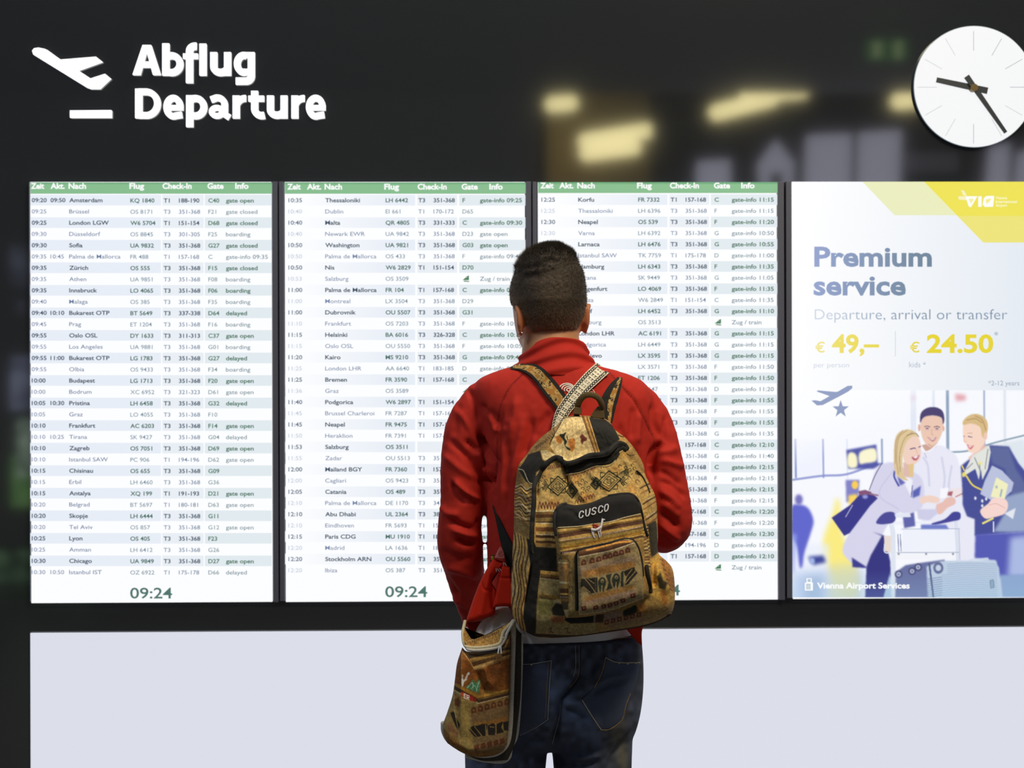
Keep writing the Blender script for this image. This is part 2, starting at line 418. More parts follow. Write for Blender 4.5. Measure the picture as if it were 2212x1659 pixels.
# reflected guidance board with pictograms
M_board = mat('board_black', (14, 14, 15), 0.5)
M_pict = mat('pictogram_white', emit=(165, 165, 182), estr=2.6)
q = RF(1415, 285, 14.6)
gb = thing('guidance_board', 'black overhead guidance board with pale pictograms mirrored right of the olive patch', 'sign', tuple(q))
refl_box('board_panel', 1410, 262, 2500, 520, 14.7, 0.1, M_board, gb)
def refl_poly(name, pts, D, m, parent, th=0.02):
    f = [RF(x, y, D) for x, y in pts]; n = len(f); v = f+[p+np.array([0, -th, 0]) for p in f]
    fs = [tuple(range(n)), tuple(range(2*n-1, n-1, -1))]+[(i, i+n, (i+1) % n+n, (i+1) % n) for i in range(n)]
    return mk(name, v, fs, m, parent, smooth=False)
for pts in ([(1506, 348), (1578, 344), (1580, 470), (1500, 470)], [(1676, 300), (1716, 352), (1710, 470), (1692, 470), (1690, 372), (1665, 372), (1664, 470), (1645, 470), (1636, 355)],
            [(1742, 292), (1840, 288), (1836, 470), (1735, 470)], [(1855, 286), (1948, 280), (1942, 470), (1850, 470)],
            [(2138, 315), (2182, 308), (2176, 470), (2122, 470)], [(2200, 330), (2260, 310), (2250, 470), (2186, 470)]):
    refl_poly('pictogram', pts, 14.6, M_pict, gb)
for i in range(7): refl_poly('letter', [(1956+i*17, 330), (1966+i*17, 329), (1965+i*17, 372), (1955+i*17, 372)], 14.6, mat('pictogram_dim', emit=(120, 120, 132), estr=1.0), gb)
# reflected exit sign and unseen glowing panels added for the left-hand reflections
ex = thing('exit_sign', 'small green exit sign mirrored dimly above the guidance board', 'sign', tuple(RF(1880, 90, 11.0)))
refl_box('sign_body', 1872, 84, 1962, 128, 11.0, 0.05, mat('exit_green', emit=(40, 95, 50), estr=1.6), ex)
refl_box('sign_figure', 1885, 90, 1905, 124, 10.98, 0.01, mat('exit_pale', emit=(150, 170, 120), estr=1.8), ex)
refl_box('sign_figure', 1932, 88, 1950, 126, 10.98, 0.01, mat('exit_pale'), ex)
def mottled(name, c1, c2, s, scale):
    m = mat(name, emit=c1, estr=s); nt = m.node_tree; b = nt.nodes['Principled BSDF']
    n = nt.nodes.new('ShaderNodeTexNoise'); n.inputs['Scale'].default_value = scale; tc = nt.nodes.new('ShaderNodeTexCoord')
    r = nt.nodes.new('ShaderNodeValToRGB'); r.color_ramp.elements[0].position = 0.38; r.color_ramp.elements[1].position = 0.62
    r.color_ramp.elements[0].color = (*lin(c1), 1); r.color_ramp.elements[1].color = (*lin(c2), 1)
    nt.links.new(tc.outputs['Object'], n.inputs['Vector']); nt.links.new(n.outputs['Fac'], r.inputs['Fac']); nt.links.new(r.outputs[0], b.inputs['Emission Color']); return m
lb = thing('green_emitter', 'added green mottled stand-in lightbox mirrored at the left edge of the black glass', 'emitter', tuple(RF(20, 1200, 11)))  # added emitters that give the blurred green reflections
refl_box('glow_face', 24, 985, 66, 1095, 11, 0.05, mottled('green_glow', (70, 120, 60), (110, 150, 90), 2.0, 6), lb)
refl_box('glow_face', -60, 1190, 190, 1365, 11.2, 0.05, mottled('green_glow_low', (30, 45, 32), (105, 140, 105), 1.6, 5), lb)
refl_box('glow_face', 36, 905, 66, 1030, 10.9, 0.05, mottled('pale_glow', (80, 100, 90), (170, 190, 170), 2.2, 6), lb)
hp = thing('blue_emitter', 'added bluish stand-in window mirrored faintly left of the first departure screen', 'glow', tuple(RF(40, 800, 12)))  # added unseen panes whose glow gives the bluish reflections
refl_box('glow_pane', 22, 770, 62, 885, 12, 0.05, mottled('blue_glow', (60, 66, 84), (130, 136, 160), 2.4, 5), hp)
refl_box('glow_pane', 22, 530, 56, 620, 12, 0.05, mottled('blue_glow_dim', (18, 20, 26), (90, 94, 112), 2.2, 4), hp)
refl_box('glow_pane', 36, 650, 50, 680, 12, 0.05, mat('blue_glow_dim'), hp)

# ---------------- lower backlit panel ----------------
bp = thing('backlit_panel', 'wide plain white backlit panel below the departure screens', 'light panel', (0, WY, 0))
a = W(65.5, 1368, WY-0.012); c = W(2300, 1360, WY-0.012)
box('panel_face', a[0], c[0], WY-0.012, WY-0.004, 0.12, a[2], mat('backlit_white', emit=(219, 222, 233), rough=0.12), bp)
box('panel_tray', a[0]-0.004, c[0]+0.004, WY-0.004, WY-0.001, 0.11, a[2]+0.004, mat('panel_alu', (120, 122, 126), 0.4, metal=0.8), bp)

# ---------------- departure screens ----------------
C1 = """09:20|09:50|Amsterdam|KQ 1840|T1|188-190|C40|gate open
09:25||Brüssel|OS 8171|T3|351-368|F21|gate closed
09:25||London LGW|W6 5704|T1|151-154|D68|gate closed
09:30||Düsseldorf|OS 8845|T3|301-305|F25|boarding
09:30||Sofia|UA 9832|T3|351-368|G27|gate closed
09:35|10:45|Palma de Mallorca|FR 488|T1|157-168|C|gate-info 09:35
09:35||Zürich|OS 555|T3|351-368|F15|gate closed
09:35||Athen|UA 9851|T3|351-368|F08|boarding
09:35||Innsbruck|LO 4065|T3|351-368|F06|boarding
09:40||Malaga|OS 385|T3|351-368|F35|boarding
09:40|10:10|Bukarest OTP|BT 5649|T3|337-338|D64|delayed
09:45||Prag|ET 1204|T3|351-368|F16|boarding
09:55||Oslo OSL|DY 1633|T3|311-313|C37|gate open
09:55||Los Angeles|UA 9881|T3|351-368|G01|boarding
09:55|11:00|Bukarest OTP|LG 1783|T3|351-368|G27|delayed
09:55||Olbia|OS 9433|T3|351-368|F34|boarding
10:00||Budapest|LG 1713|T3|351-368|F20|gate open
10:00||Bodrum|XC 6952|T3|321-323|D61|gate open
10:05|10:30|Pristina|LH 6458|T3|351-368|G32|delayed
10:05||Graz|LO 4055|T3|351-368|F10|
10:10||Frankfurt|AC 6203|T3|351-368|F14|gate open
10:10|10:25|Tirana|SK 9427|T3|351-368|G04|delayed
10:10||Zagreb|OS 7051|T3|351-368|D69|gate open
10:10||Istanbul SAW|PC 906|T1|194-196|D62|gate open
10:15||Chisinau|OS 655|T3|351-368|G09|
10:15||Erbil|LH 6460|T3|351-368|G36|
10:15||Antalya|XQ 199|T1|191-193|D21|gate open
10:20||Belgrad|BT 5697|T1|180-181|D63|gate open
10:20||Skopje|LH 6444|T3|351-368|G11|
10:20||Tel Aviv|OS 857|T3|351-368|G12|gate open
10:25||Lyon|OS 405|T3|351-368|F23|
10:25||Amman|LH 6412|T3|351-368|G26|
10:30||Chicago|UA 9849|T3|351-368|D27|gate open
10:30|10:50|Istanbul IST|OZ 6922|T1|175-178|D66|delayed"""
C2 = """10:35||Thessaloniki|LH 6442|T3|351-368|F|gate-info 09:25
10:40||Dublin|EI 661|T1|170-172|D65|
10:40||Malta|QR 4805|T3|331-333|C|gate-info 09:30
10:40||Newark EWR|UA 9842|T3|351-368|D23|gate open
10:50||Washington|UA 9821|T3|351-368|G03|gate open
10:50||Palma de Mallorca|OS 433|T3|351-368|F|gate-info 09:40
10:50||Nis|W6 2829|T1|151-154|D70|
10:53||Salzburg|OS 3509|||*|Zug / train
11:00||Palma de Mallorca|FR 104|T1|157-168|C|gate-info 09:50
11:00||Montreal|LX 3504|T3|351-368|D29|
11:00||Dubrovnik|OU 5507|T3|351-368|G31|
11:10||Frankfurt|OS 7203|T3|351-368|F|gate-info 10:00
11:15||Helsinki|BA 6016|T3|326-328|C|gate-info 10:15
11:15||Oslo OSL|OU 5550|T3|351-368|F|gate-info 10:05
11:20||Kairo|MS 9210|T3|351-368|G|gate-info 09:40
11:25||London LHR|AA 6640|T1|183-185|D|gate-info 09:50
11:25||Bremen|FR 3590|T1|157-168|C|gate-info 10:15
11:36||Graz|OS 3589|||*|Zug / train
11:40||Podgorica|W6 2897|T1|151-154|C|gate-info 10:30
11:45||Brussel Charleroi|FR 7287|T1|157-168|C|gate-info 10:35
11:45||Neapel|FR 9475|T1|157-168|C|gate-info 10:35
11:50||Heraklion|FR 7391|T1|157-168|C|gate-info 10:40
11:53||Salzburg|OS 3511|||*|Zug / train
11:55||Zadar|OU 5513|T3|351-368|F|gate-info 10:45
12:00||Mailand BGY|FR 7360|T1|157-168|C|gate-info 10:50
12:00||Cagliari|OS 9423|T3|351-368|F|gate-info 11:00
12:05||Catania|OS 489|T3|351-368|F|gate-info 11:05
12:10||Palma de Mallorca|DE 1170|T3|341-343|C|gate-info 11:10
12:10||Abu Dhabi|UL 2364|T3|381-385|G|gate-info 11:10
12:10||Eindhoven|FR 5693|T1|157-168|C|gate-info 11:10
12:15||Paris CDG|MU 1910|T1|183-185|D|gate-info 11:15
12:20||Madrid|LA 1636|T1|180-181|D|gate-info 11:20
12:20||Stockholm ARN|OU 5560|T3|351-368|F|gate-info 11:20
12:20||Ibiza|OS 387|T3|351-368|F|gate-info 11:20"""
C3 = """12:25||Korfu|FR 7332|T1|157-168|C|gate-info 11:15
12:25||Thessaloniki|LH 6396|T3|351-368|F|gate-info 11:15
12:30||Neapel|OS 539|T3|351-368|F|gate-info 11:20
12:30||Varna|LH 6392|T3|351-368|G|gate-info 10:50
12:35||Larnaca|LH 6476|T3|351-368|G|gate-info 10:55
12:35||Istanbul SAW|TK 7759|T1|175-178|D|gate-info 11:00
12:35||Hamburg|LH 6343|T3|351-368|F|gate-info 11:35
12:35||Tirana|SK 9449|T3|351-368|G|gate-info 11:05
12:40||Klagenfurt|LO 4069|T3|351-368|F|gate-info 11:35
12:40||Nizza|W6 2849|T1|151-154|C|gate-info 11:35
12:45||Genf|LH 6452|T3|351-368|G|gate-info 11:10
12:53||Salzburg|OS 3513|||*|Zug / train
12:55||London LHR|AC 6191|T3|351-368|G|gate-info 11:15
12:55||Podgorica|LH 6449|T3|351-368|G|gate-info 11:15
12:55||Sarajevo|LX 3595|T3|351-368|G|gate-info 11:15
12:55||Mailand|LX 3571|T3|351-368|F|gate-info 11:50
12:55||Berlin|ET 1206|T3|351-368|F|gate-info 11:50
12:55||Prag|OS 647|T3|351-368|D|gate-info 11:20
12:55||Rom|OS 9429|T3|351-368|F|gate-info 11:55
12:55||Paris|OS 411|T3|351-368|F|gate-info 11:55
12:55||Nizza|OS 417|T3|351-368|F|gate-info 11:55
13:00||Skopje|OS 779|T3|351-368|G|gate-info 11:35
13:00||Malaga|FR 332|T1|157-168|C|gate-info 12:10
13:00||Lyon|OS 421|T3|351-368|G|gate-info 11:40
13:05||Porto|FR 717|T1|157-168|C|gate-info 12:15
13:05||Athen|OS 803|T3|351-368|F|gate-info 12:15
13:05||Rhodos|OS 871|T3|351-368|F|gate-info 12:15
13:05||Kos|OS 873|T3|351-368|F|gate-info 12:15
13:10||Alicante|FR 905|T1|157-168|C|gate-info 12:20
13:10||Wien|OS 321|T3|351-368|F|gate-info 12:20
13:15||Dublin|FR 712|T1|157-168|C|gate-info 12:30
13:15||Antalya|XQ 121|T1|194-196|D|gate-info 12:00
13:20||Malta|KM 513|T1|157-168|D|gate-info 12:10
13:20||Linz|OS 3523|||*|Zug / train"""
SCR = [dict(x0=65.3, x1=588, t=393, b=1300, rows=C1, r0=432.4, dr=24.35, cols=(68.5, 109, 149.5, 281.5, 353.5, 386.5, 450, 488),
            head=(66.5, 109, 148, 279.5, 351, 448, 508), bands=(65.3, 348, 350.5, 440, 442.5, 587), clock=(281, 1292.5), hb=407.5, hh=(394, 418.5), fade=0, lab='left departure screen, list starting with 09:20 Amsterdam', f0=60, f1=601.6),
       dict(x0=615, x1=1136, t=393, b=1297.5, rows=C2, r0=432.6, dr=24.22, cols=(623, 663, 702.5, 833, 903.5, 936.5, 999, 1036.5),
            head=(620.5, 663, 701, 830, 902, 997, 1057), bands=(616, 897, 901.5, 987.5, 992, 1135), clock=(832, 1289.5), hb=409, hh=(394, 418.5), fade=1, lab='middle departure screen, list starting with 10:35 Thessaloniki', f0=602.4, f1=1149.6),
       dict(x0=1162, x1=1680, t=393.5, b=1295, rows=C3, r0=431.3, dr=24.07, cols=(1169.5, 1208, 1249, 1378.5, 1448.5, 1481, 1543.5, 1580.5),
            head=(1167, 1208, 1247, 1376, 1447, 1542, 1601), bands=(1163, 1442, 1446, 1532, 1535.5, 1679), clock=(1378, 1286), hb=406.5, hh=(393.5, 417), fade=1, lab='right departure screen, list starting with 12:25 Korfu, behind the man', f0=1150.4, f1=1696)]
HEAD = ['Zeit', 'Akt.', 'Nach', 'Flug', 'Check-In', 'Gate', 'Info']; HW = [29, 31, 38, 32, 63, 35, 29]
need = set()
for d in SCR:
    for i, r in enumerate(d['rows'].split('\n')):
        for s_ in r.split('|'):
            if s_ and s_ != '*': need.add((s_, 0.022 if i % 2 == 0 else 0.006))
for h in HEAD: need.add((h, 0.035))
need |= {('09:24', 0.012), ('Premium', 0.03), ('service', 0.03), ('Departure, arrival or transfer', -0.008), ('49,–', 0.03), ('24.50', 0.03), ('€', 0.01),
         ('per person', -0.01), ('kids *', -0.01), ('*2-12 years', 0.0), ('*', 0.0), ('Vienna Airport Services', 0.03), ('i', 0.06), ('Vienna', 0.02), ('International', 0.02), ('Airport', 0.02),
         ('VIE', 0.08), ('CUSCO', 0.03), ('P', 0.03), ('E', 0.03), ('R', 0.03), ('U', 0.03), ('Peru', 0.0)}
need = sorted(need); G = glyphs(need)
YS = WY-0.016
CB = {0: (54, 76, 104), 1: (54, 76, 104), 2: (50, 72, 94), 3: (66, 108, 98), 4: (52, 74, 98), 5: (52, 74, 98), 6: (72, 118, 98), 7: (66, 114, 92)}
CLt = {0: (112, 128, 164), 1: (112, 128, 164), 2: (98, 118, 154), 3: (112, 138, 156), 4: (104, 128, 156), 5: (96, 120, 150), 6: (112, 140, 146), 7: (98, 128, 140)}
WHT = np.array([252, 253, 255.0])
for si, d in enumerate(SCR):
    p = W((d['x0']+d['x1'])/2, d['b'], WY)
    t = thing('departure_screen', d['lab'], 'screen', tuple(p), 'departure screens on the black wall')
    o = wbox('screen_panel', d['x0'], d['t'], d['x1'], d['b'], YS, WY-0.006, mat('screen_white', emit=(252, 253, 255), rough=0.35), t)
    for (a_, b_) in ((d['f0'], d['x0']), (d['x1'], d['f1'])):
        if abs(b_-a_) > 2 and not (si == 0 and a_ < 64): wbox('frame_bar', a_, d['t']-1, b_, d['b']+1, YS-0.002, WY, M_frame, t, bevel=0.001)
    if si == 0: wbox('frame_bar', 62.8, d['t'], 65.3, d['b'], YS-0.002, WY, M_frame, t)
    tb = Print(YS-0.0022)
    def fadew(X, d=d):  # overexposed, angled view put into the band colours, whiter to the left
        if not d['fade']: return np.ones_like(np.asarray(X, float))
        return np.clip((np.asarray(X, float)-d['x0']-20)/(250.0), 0.0, 1)
    hd = Print(YS-0.0014)
    hd.rect(d['x0']+0.5, d['hh'][0], d['x1']-0.5, d['hh'][1], (134, 188, 142)); hd.rect(d['x0']+0.5, d['hh'][0], d['x1']-0.5, d['hh'][0]+4, (110, 168, 122))
    hd.make('header_bar', M_print, t)
    ht = Print(YS-0.0022)
    for s_, x, wd in zip(HEAD, d['head'], HW): ht.text(G, s_, x, d['hb'], 11.5, (250, 253, 252), width=wd, wt=0.035)
    ht.make('header_text', M_print, t)
    for i, r in enumerate(d['rows'].split('\n')):
        yc = d['r0']+d['dr']*i; bold = i % 2 == 0
        def bandcol(c0):
            def f(X, c0=c0):
                k = fadew(X)[:, None]; k = np.clip(k*1.15, 0, 1); return lin(WHT*(1-k)+np.array(c0, float)*k)
            return f
        if bold:
            pr = Print(YS-0.0014); b_ = d['bands']
            ylo, yhi = yc-11.6, yc+11.4
            pr.rect(b_[0], ylo, b_[1], yhi, bandcol((231, 237, 246)), nx=10)
            pr.rect(b_[2], ylo, b_[3], yhi, (232, 238, 244)); pr.rect(b_[4], ylo, b_[5], yhi, bandcol((225, 234, 239)), nx=3)
            pr.make('row_band', M_print, t)
        pr = Print(YS-0.0022)
        for ci, s_ in enumerate(r.split('|')):
            if not s_: continue
            base = (CB if bold else CLt)[ci]
            if s_ == '*':
                x = d['cols'][6]+3; g = (70, 128, 90)
                pr.poly([(x-3, yc+3), (x+2, yc-1), (x+6, yc-5), (x+11, yc-7), (x+11, yc+3)], g); pr.poly([(x-1, yc+6), (x+1, yc+4), (x+12, yc+5), (x+11, yc+7)], g)
                pr.poly([(x+4, yc-2), (x+7, yc-4), (x+7, yc-2)], (235, 245, 238)); continue
            mnf = 0.30 if (ci == 0 and not bold) else 0.72 if ci == 0 else 0.0
            def tc(X, base=base, ci=ci, bold=bold, d=d):
                k = 1.0 if not d['fade'] else (0.42 if (ci == 0 and not bold) else 0.75 if ci == 0 else 0.9 if ci == 2 and not bold else 1.0)  # paler first column: viewing-angle washout set in the text colour
                return np.broadcast_to(lin(WHT*(1-k)+np.array(base, float)*k), (len(X), 3))
            pr.text(G, s_, d['cols'][ci], yc+4.3+(0.7 if ci >= 3 and si == 0 else 0), 8.6, tc, xs=1.205 if ci in (2, 7) else 1.17 if ci in (0, 1) else 1.12, wt=0.022 if bold else 0.006)
        pr.make('text_row', M_print, t)
    ck = Print(YS-0.0022); ck.text(G, '09:24', d['clock'][0], d['clock'][1], 22.5, (78, 116, 108), width=91, wt=0.012); ck.make('time_readout', M_print, t)

# ---------------- advertising poster screen ----------------
t = thing('poster_screen', 'bright portrait advertising screen headed Premium service, right of the departure screens', 'screen', tuple(W(1970, 1292, WY)))
wbox('screen_panel', 1711.5, 392.5, 2229, 1291, YS, WY-0.006, mat('screen_white'), t)
wbox('frame_bar', 1698, 391.5, 1711.5, 1292, YS-0.002, WY, M_frame, t, bevel=0.001)
wbox('frame_bar', 2229, 391.5, 2243, 1292, YS-0.002, WY, M_frame, t, bevel=0.001)
pr = Print(YS-0.0012); k7 = lambda L: [(1700+x*.28335, 380+y*.28335) for x, y in L]
X0, X1 = 1712, 2228.5
def pg(X):
    k = np.clip((X-1711)/500, 0, 1)[:, None]; return lin(np.array([254, 254, 255.])*(1-k)+np.array([228, 234, 242.])*k)
pr.rect(X0, 393, X1, 843, pg, nx=16); pr.make('poster_ground', M_print, t)
pr = Print(YS-0.0018)
pr.poly(k7([(575, 44), (1045, 44), (1290, 300), (820, 300)]), (233, 236, 190)); pr.poly(k7([(1045, 44), (1865, 44), (1865, 305), (1298, 305)]), (237, 226, 84))
pr.poly(k7([(1298, 305), (1865, 305), (1865, 508), (1497, 508)]), (236, 227, 122)); pr.make('yellow_banner', M_print, t)
pr = Print(YS-0.0022)
def bl(X):
    k = np.clip((X-1758)/230, 0, 1)[:, None]; return lin(np.array([148, 164, 206.])*(1-k)+np.array([112, 134, 156.])*k)
pr.text(G, 'Premium', 1759, 574.5, 40, bl, width=254, wt=0.03); pr.text(G, 'service', 1757.5, 636.5, 40, bl, width=199, wt=0.03)
def bt(X):
    k = np.clip((X-1758)/200, 0, 1)[:, None]; return lin(np.array([205, 215, 232.])*(1-k)+np.array([122, 144, 168.])*k)
pr.text(G, 'Departure, arrival or transfer', 1760, 690, 22, bt, width=416, wt=-0.008)
def yl(X):
    k = np.clip((X-1758)/200, 0, 1)[:, None]; return lin(np.array([240, 226, 130.])*(1-k)+np.array([230, 212, 52.])*k)
pr.text(G, '€', 1761, 761, 21, yl, width=21, wt=0.01); pr.text(G, '49,–', 1797, 761, 37, yl, width=102, wt=0.03)
pr.text(G, '€', 1965.5, 761, 21, yl, width=21, wt=0.01); pr.text(G, '24.50', 2002, 761, 37, yl, width=144, wt=0.03)
pr.rect(1933.5, 715, 1934.6, 770, (190, 198, 205)); pr.text(G, '*', 2148, 731, 14, (100, 130, 160), wt=0.0)
pr.text(G, 'per person', 1758, 793.5, 10.5, (190, 198, 218), width=76, wt=-0.01); pr.text(G, 'kids *', 1964, 793.5, 12, (150, 165, 190), width=36, wt=-0.01)
pr.text(G, '*2-12 years', 2135, 832.5, 10, (140, 155, 172), width=67, wt=0.0)
pr.make('poster_text', M_print, t)
pr = Print(YS-0.0024); V7 = k7([(1305, 160), (1345, 160), (1338, 108), (1370, 150), (1420, 155), (1405, 195), (1350, 180), (1310, 178)])
pr.poly(k7([(1360, 155), (1452, 155), (1402, 240), (1385, 232)]), (252, 252, 246)); pr.poly(k7([(1385, 175), (1425, 175), (1404, 212)]), (237, 226, 84))
pr.poly(k7([(1458, 155), (1484, 155), (1484, 236), (1458, 236)]), (252, 252, 246))
pr.poly(k7([(1500, 170), (1520, 153), (1580, 152), (1572, 235), (1510, 237), (1492, 220)]), (252, 252, 246)); pr.poly(k7([(1515, 180), (1555, 172), (1550, 190), (1520, 215)]), (237, 226, 84))
pr.poly(k7([(1305, 155), (1360, 155), (1370, 185), (1310, 180)]), (246, 240, 190)); pr.poly(k7([(1325, 108), (1350, 112), (1372, 150), (1345, 150)]), (246, 240, 190))
for s_, y in (('Vienna', 177), ('International', 206), ('Airport', 234)):
    q = k7([(1590, y)])[0]; pr.text(G, s_, q[0], q[1], 5.6, (250, 248, 210), width={'Vienna': 25, 'International': 46, 'Airport': 25}[s_], wt=0.02)
pr.make('airport_logo', M_print, t)
k8 = lambda L: [(1700+x*.30136, 820+y*.30136) for x, y in L]
pr = Print(YS-0.0022); ic = (146, 160, 196)
pr.poly(k8([(175, 150), (205, 148), (240, 155), (305, 118), (212, 85), (222, 77), (345, 88), (362, 87), (435, 45), (468, 43), (468, 62), (440, 85), (395, 110), (255, 183), (215, 185)]), ic)
st = [(385+(62 if i % 2 == 0 else 25)*math.sin(i*math.pi/5), 212-(66 if i % 2 == 0 else 26)*math.cos(i*math.pi/5)) for i in range(10)]
pr.poly(k8(st), ic); pr.make('plane_star_icon', M_print, t)
# the photograph on the poster, painted as flat print
cv = Canvas(1700, 840, 2235, 1296, 1.5, (246, 248, 254), T=(1700, 820, .30136))
P = cv.poly; L = cv.line; nv = (52, 56, 140); gy = (206, 212, 232)
P([(30, 430), (250, 430), (250, 700), (30, 700)], (240, 243, 253), soft=3); 
for x, wd, c in ((60, 14, (110, 125, 200)), (258, 12, (130, 140, 205)), (430, 10, (215, 225, 245)), (680, 14, (130, 150, 190)), (905, 40, (222, 228, 242)), (1050, 18, (215, 225, 240)), (1150, 22, (120, 145, 175)), (1413, 12, (140, 160, 185)), (1560, 20, (222, 226, 236))):
    L([(x, 80 if x > 700 else 430), (x+4, 700)], wd, c, 0.8, soft=2.5, smooth=False)
L([(30, 720), (250, 690), (420, 680), (600, 620)], 16, (130, 140, 205), 0.8, soft=2); L([(1170, 520), (1300, 510), (1480, 455), (1699, 400)], 12, (120, 145, 165), 0.9, soft=2)
P([(1205, 100), (1280, 110), (1280, 150), (1210, 155)], (225, 150, 160), 0.8, soft=4); P([(890, 110), (920, 110), (915, 150), (890, 150)], (225, 190, 210), 0.8, soft=4)
P([(1480, 470), (1699, 420), (1760, 760), (1560, 700)], (222, 230, 238), soft=4)
P([(425, 505), (640, 465), (650, 600), (690, 600), (620, 640), (440, 640)], (82, 88, 168), soft=2); P([(435, 545), (465, 520), (500, 550), (500, 625), (440, 625)], (250, 245, 205), soft=2, smooth=True); P([(520, 525), (580, 495), (635, 500), (640, 580), (560, 600), (520, 600)], (250, 245, 210), soft=2, smooth=True)
P([(420, 720), (520, 720), (510, 860), (425, 880)], (130, 130, 200), soft=2); cv.disc(487, 755, 24, 30, (250, 205, 90), soft=1.5)
P([(440, 830), (500, 820), (520, 880), (440, 900)], (250, 215, 100), soft=3)
P([(350, 860), (375, 870), (400, 1100), (480, 1300), (520, 1480), (430, 1560), (270, 1300), (262, 1140), (330, 950)], (250, 235, 130), soft=6, smooth=True)
P([(30, 1180), (300, 1180), (300, 1565), (30, 1565)], (232, 238, 250), 0.7, soft=5)
P([(30, 920), (80, 895), (150, 920), (190, 1010), (170, 1100), (125, 1240), (110, 1340), (90, 1340), (70, 1200), (30, 1100)], (96, 102, 205), soft=3, smooth=True); cv.disc(85, 860, 28, 38, (120, 115, 190), soft=3)
P([(30, 1100), (70, 1110), (50, 1390), (30, 1390)], (150, 165, 240), 0.8, soft=4)
P([(150, 1270), (260, 1260), (280, 1310), (190, 1330)], (60, 70, 150), soft=4); cv.disc(180, 1300, 20, 24, (160, 180, 230), soft=2)
P([(30, 1380), (560, 1340), (560, 1600), (30, 1600)], (185, 202, 238), 0.75, soft=12); P([(120, 1420), (260, 1400), (250, 1600), (130, 1600)], (150, 175, 205), 0.6, soft=10); P([(300, 1330), (500, 1330), (520, 1600), (300, 1600)], (226, 226, 160), 0.6, soft=9)
# man in white shirt
P([(940, 520), (1000, 520), (1080, 470), (1160, 500), (1220, 560), (1250, 700), (1262, 870), (1345, 1000), (1345, 1280), (1200, 1290), (1000, 1100), (930, 800)], (232, 232, 246), soft=1, smooth=True)
for q in ([(1110, 560), (1130, 700), (1120, 800)], [(980, 560), (1010, 620), (1020, 760)], [(1180, 620), (1160, 760), (1180, 850)]): L(q, 16, (204, 205, 230), 0.7, soft=2)
P([(965, 470), (1080, 440), (1070, 480), (1000, 525)], (205, 165, 150), soft=0.8)
P([(958, 300), (1000, 260), (1090, 262), (1120, 300), (1115, 370), (1085, 440), (1040, 485), (995, 460), (965, 400)], (236, 200, 180), soft=0.8, smooth=True)
cv.disc(948, 345, 9, 26, (222, 170, 150)); cv.disc(1122, 352, 6, 20, (222, 170, 150))
P([(955, 310), (958, 245), (990, 210), (1040, 196), (1090, 206), (1120, 235), (1128, 290), (1118, 320), (1108, 275), (1060, 258), (1000, 262), (972, 280)], (74, 66, 112), soft=0.8, smooth=True)
for ex_, ey in ((1005, 348), (1075, 350)):
    L([(ex_-20, ey-10), (ex_, ey-15), (ex_+20, ey-9)], 6, (110, 90, 110)); cv.disc(ex_, ey+2, 11, 5, (96, 80, 130)); cv.disc(ex_, ey+12, 18, 5, (215, 180, 175), 0.6)
L([(1040, 355), (1036, 390), (1050, 396)], 5, (210, 165, 150)); P([(1005, 410), (1040, 425), (1072, 412), (1045, 443)], (170, 100, 110), soft=0.5, smooth=True); P([(1012, 414), (1040, 426), (1066, 416), (1042, 434)], (252, 250, 252), soft=0.4, smooth=True)
L([(1015, 465), (1045, 478), (1075, 460)], 10, (200, 155, 140), 0.6)
L([(985, 520), (1030, 505), (1090, 450)], 10, (245, 245, 252)); L([(985, 525), (1000, 560)], 5, (150, 150, 180), 0.7)
# blonde woman
P([(640, 640), (700, 600), (770, 595), (850, 640), (960, 700), (985, 830), (955, 930), (850, 960), (790, 960), (700, 1080), (580, 1348), (400, 1240), (480, 1040), (560, 880), (600, 760)], (214, 212, 236), soft=1, smooth=True)
P([(610, 1090), (700, 1120), (740, 1300), (745, 1400), (700, 1565), (560, 1565), (570, 1340), (600, 1260), (680, 1120)], (52, 52, 128), soft=1); P([(465, 1275), (580, 1350), (560, 1350), (470, 1345)], (60, 60, 140), soft=1)
P([(930, 930), (1060, 930), (1100, 880), (1130, 900), (1080, 960), (1020, 1010), (940, 1000)], (205, 205, 232), soft=1)
P([(800, 700), (860, 690), (900, 720), (890, 840), (850, 760)], (240, 240, 250), soft=1); L([(770, 660), (770, 700), (800, 760)], 14, (88, 92, 170)); L([(900, 760), (890, 840)], 8, (120, 125, 180)); P([(900, 800), (960, 760), (950, 830), (900, 850)], (90, 100, 180), soft=1); P([(790, 690), (850, 740), (810, 760)], (100, 105, 180), soft=1)
L([(770, 640), (660, 820), (800, 930)], 10, (190, 190, 222), 0.5, soft=2)
P([(835, 590), (900, 590), (880, 700), (830, 700)], (222, 186, 175), soft=1)
P([(850, 410), (905, 395), (945, 420), (960, 480), (955, 560), (925, 600), (870, 610), (835, 570), (830, 470)], (240, 208, 192), soft=0.8, smooth=True)
P([(770, 640), (765, 560), (772, 440), (800, 380), (860, 357), (910, 370), (945, 410), (900, 408), (850, 460), (828, 560), (835, 680), (870, 720), (840, 720), (790, 690)], (222, 198, 152), soft=0.8, smooth=True)
P([(870, 610), (910, 600), (905, 700), (880, 700)], (226, 196, 140), soft=0.8)
for q in ([(860, 362), (800, 420), (785, 560), (800, 680)], [(900, 375), (840, 430), (808, 540), (812, 660)], [(830, 365), (782, 440), (775, 600)]): L(q, 7, (176, 146, 112), 0.7)
L([(860, 400), (920, 385), (945, 410)], 5, (120, 100, 90), 0.8)
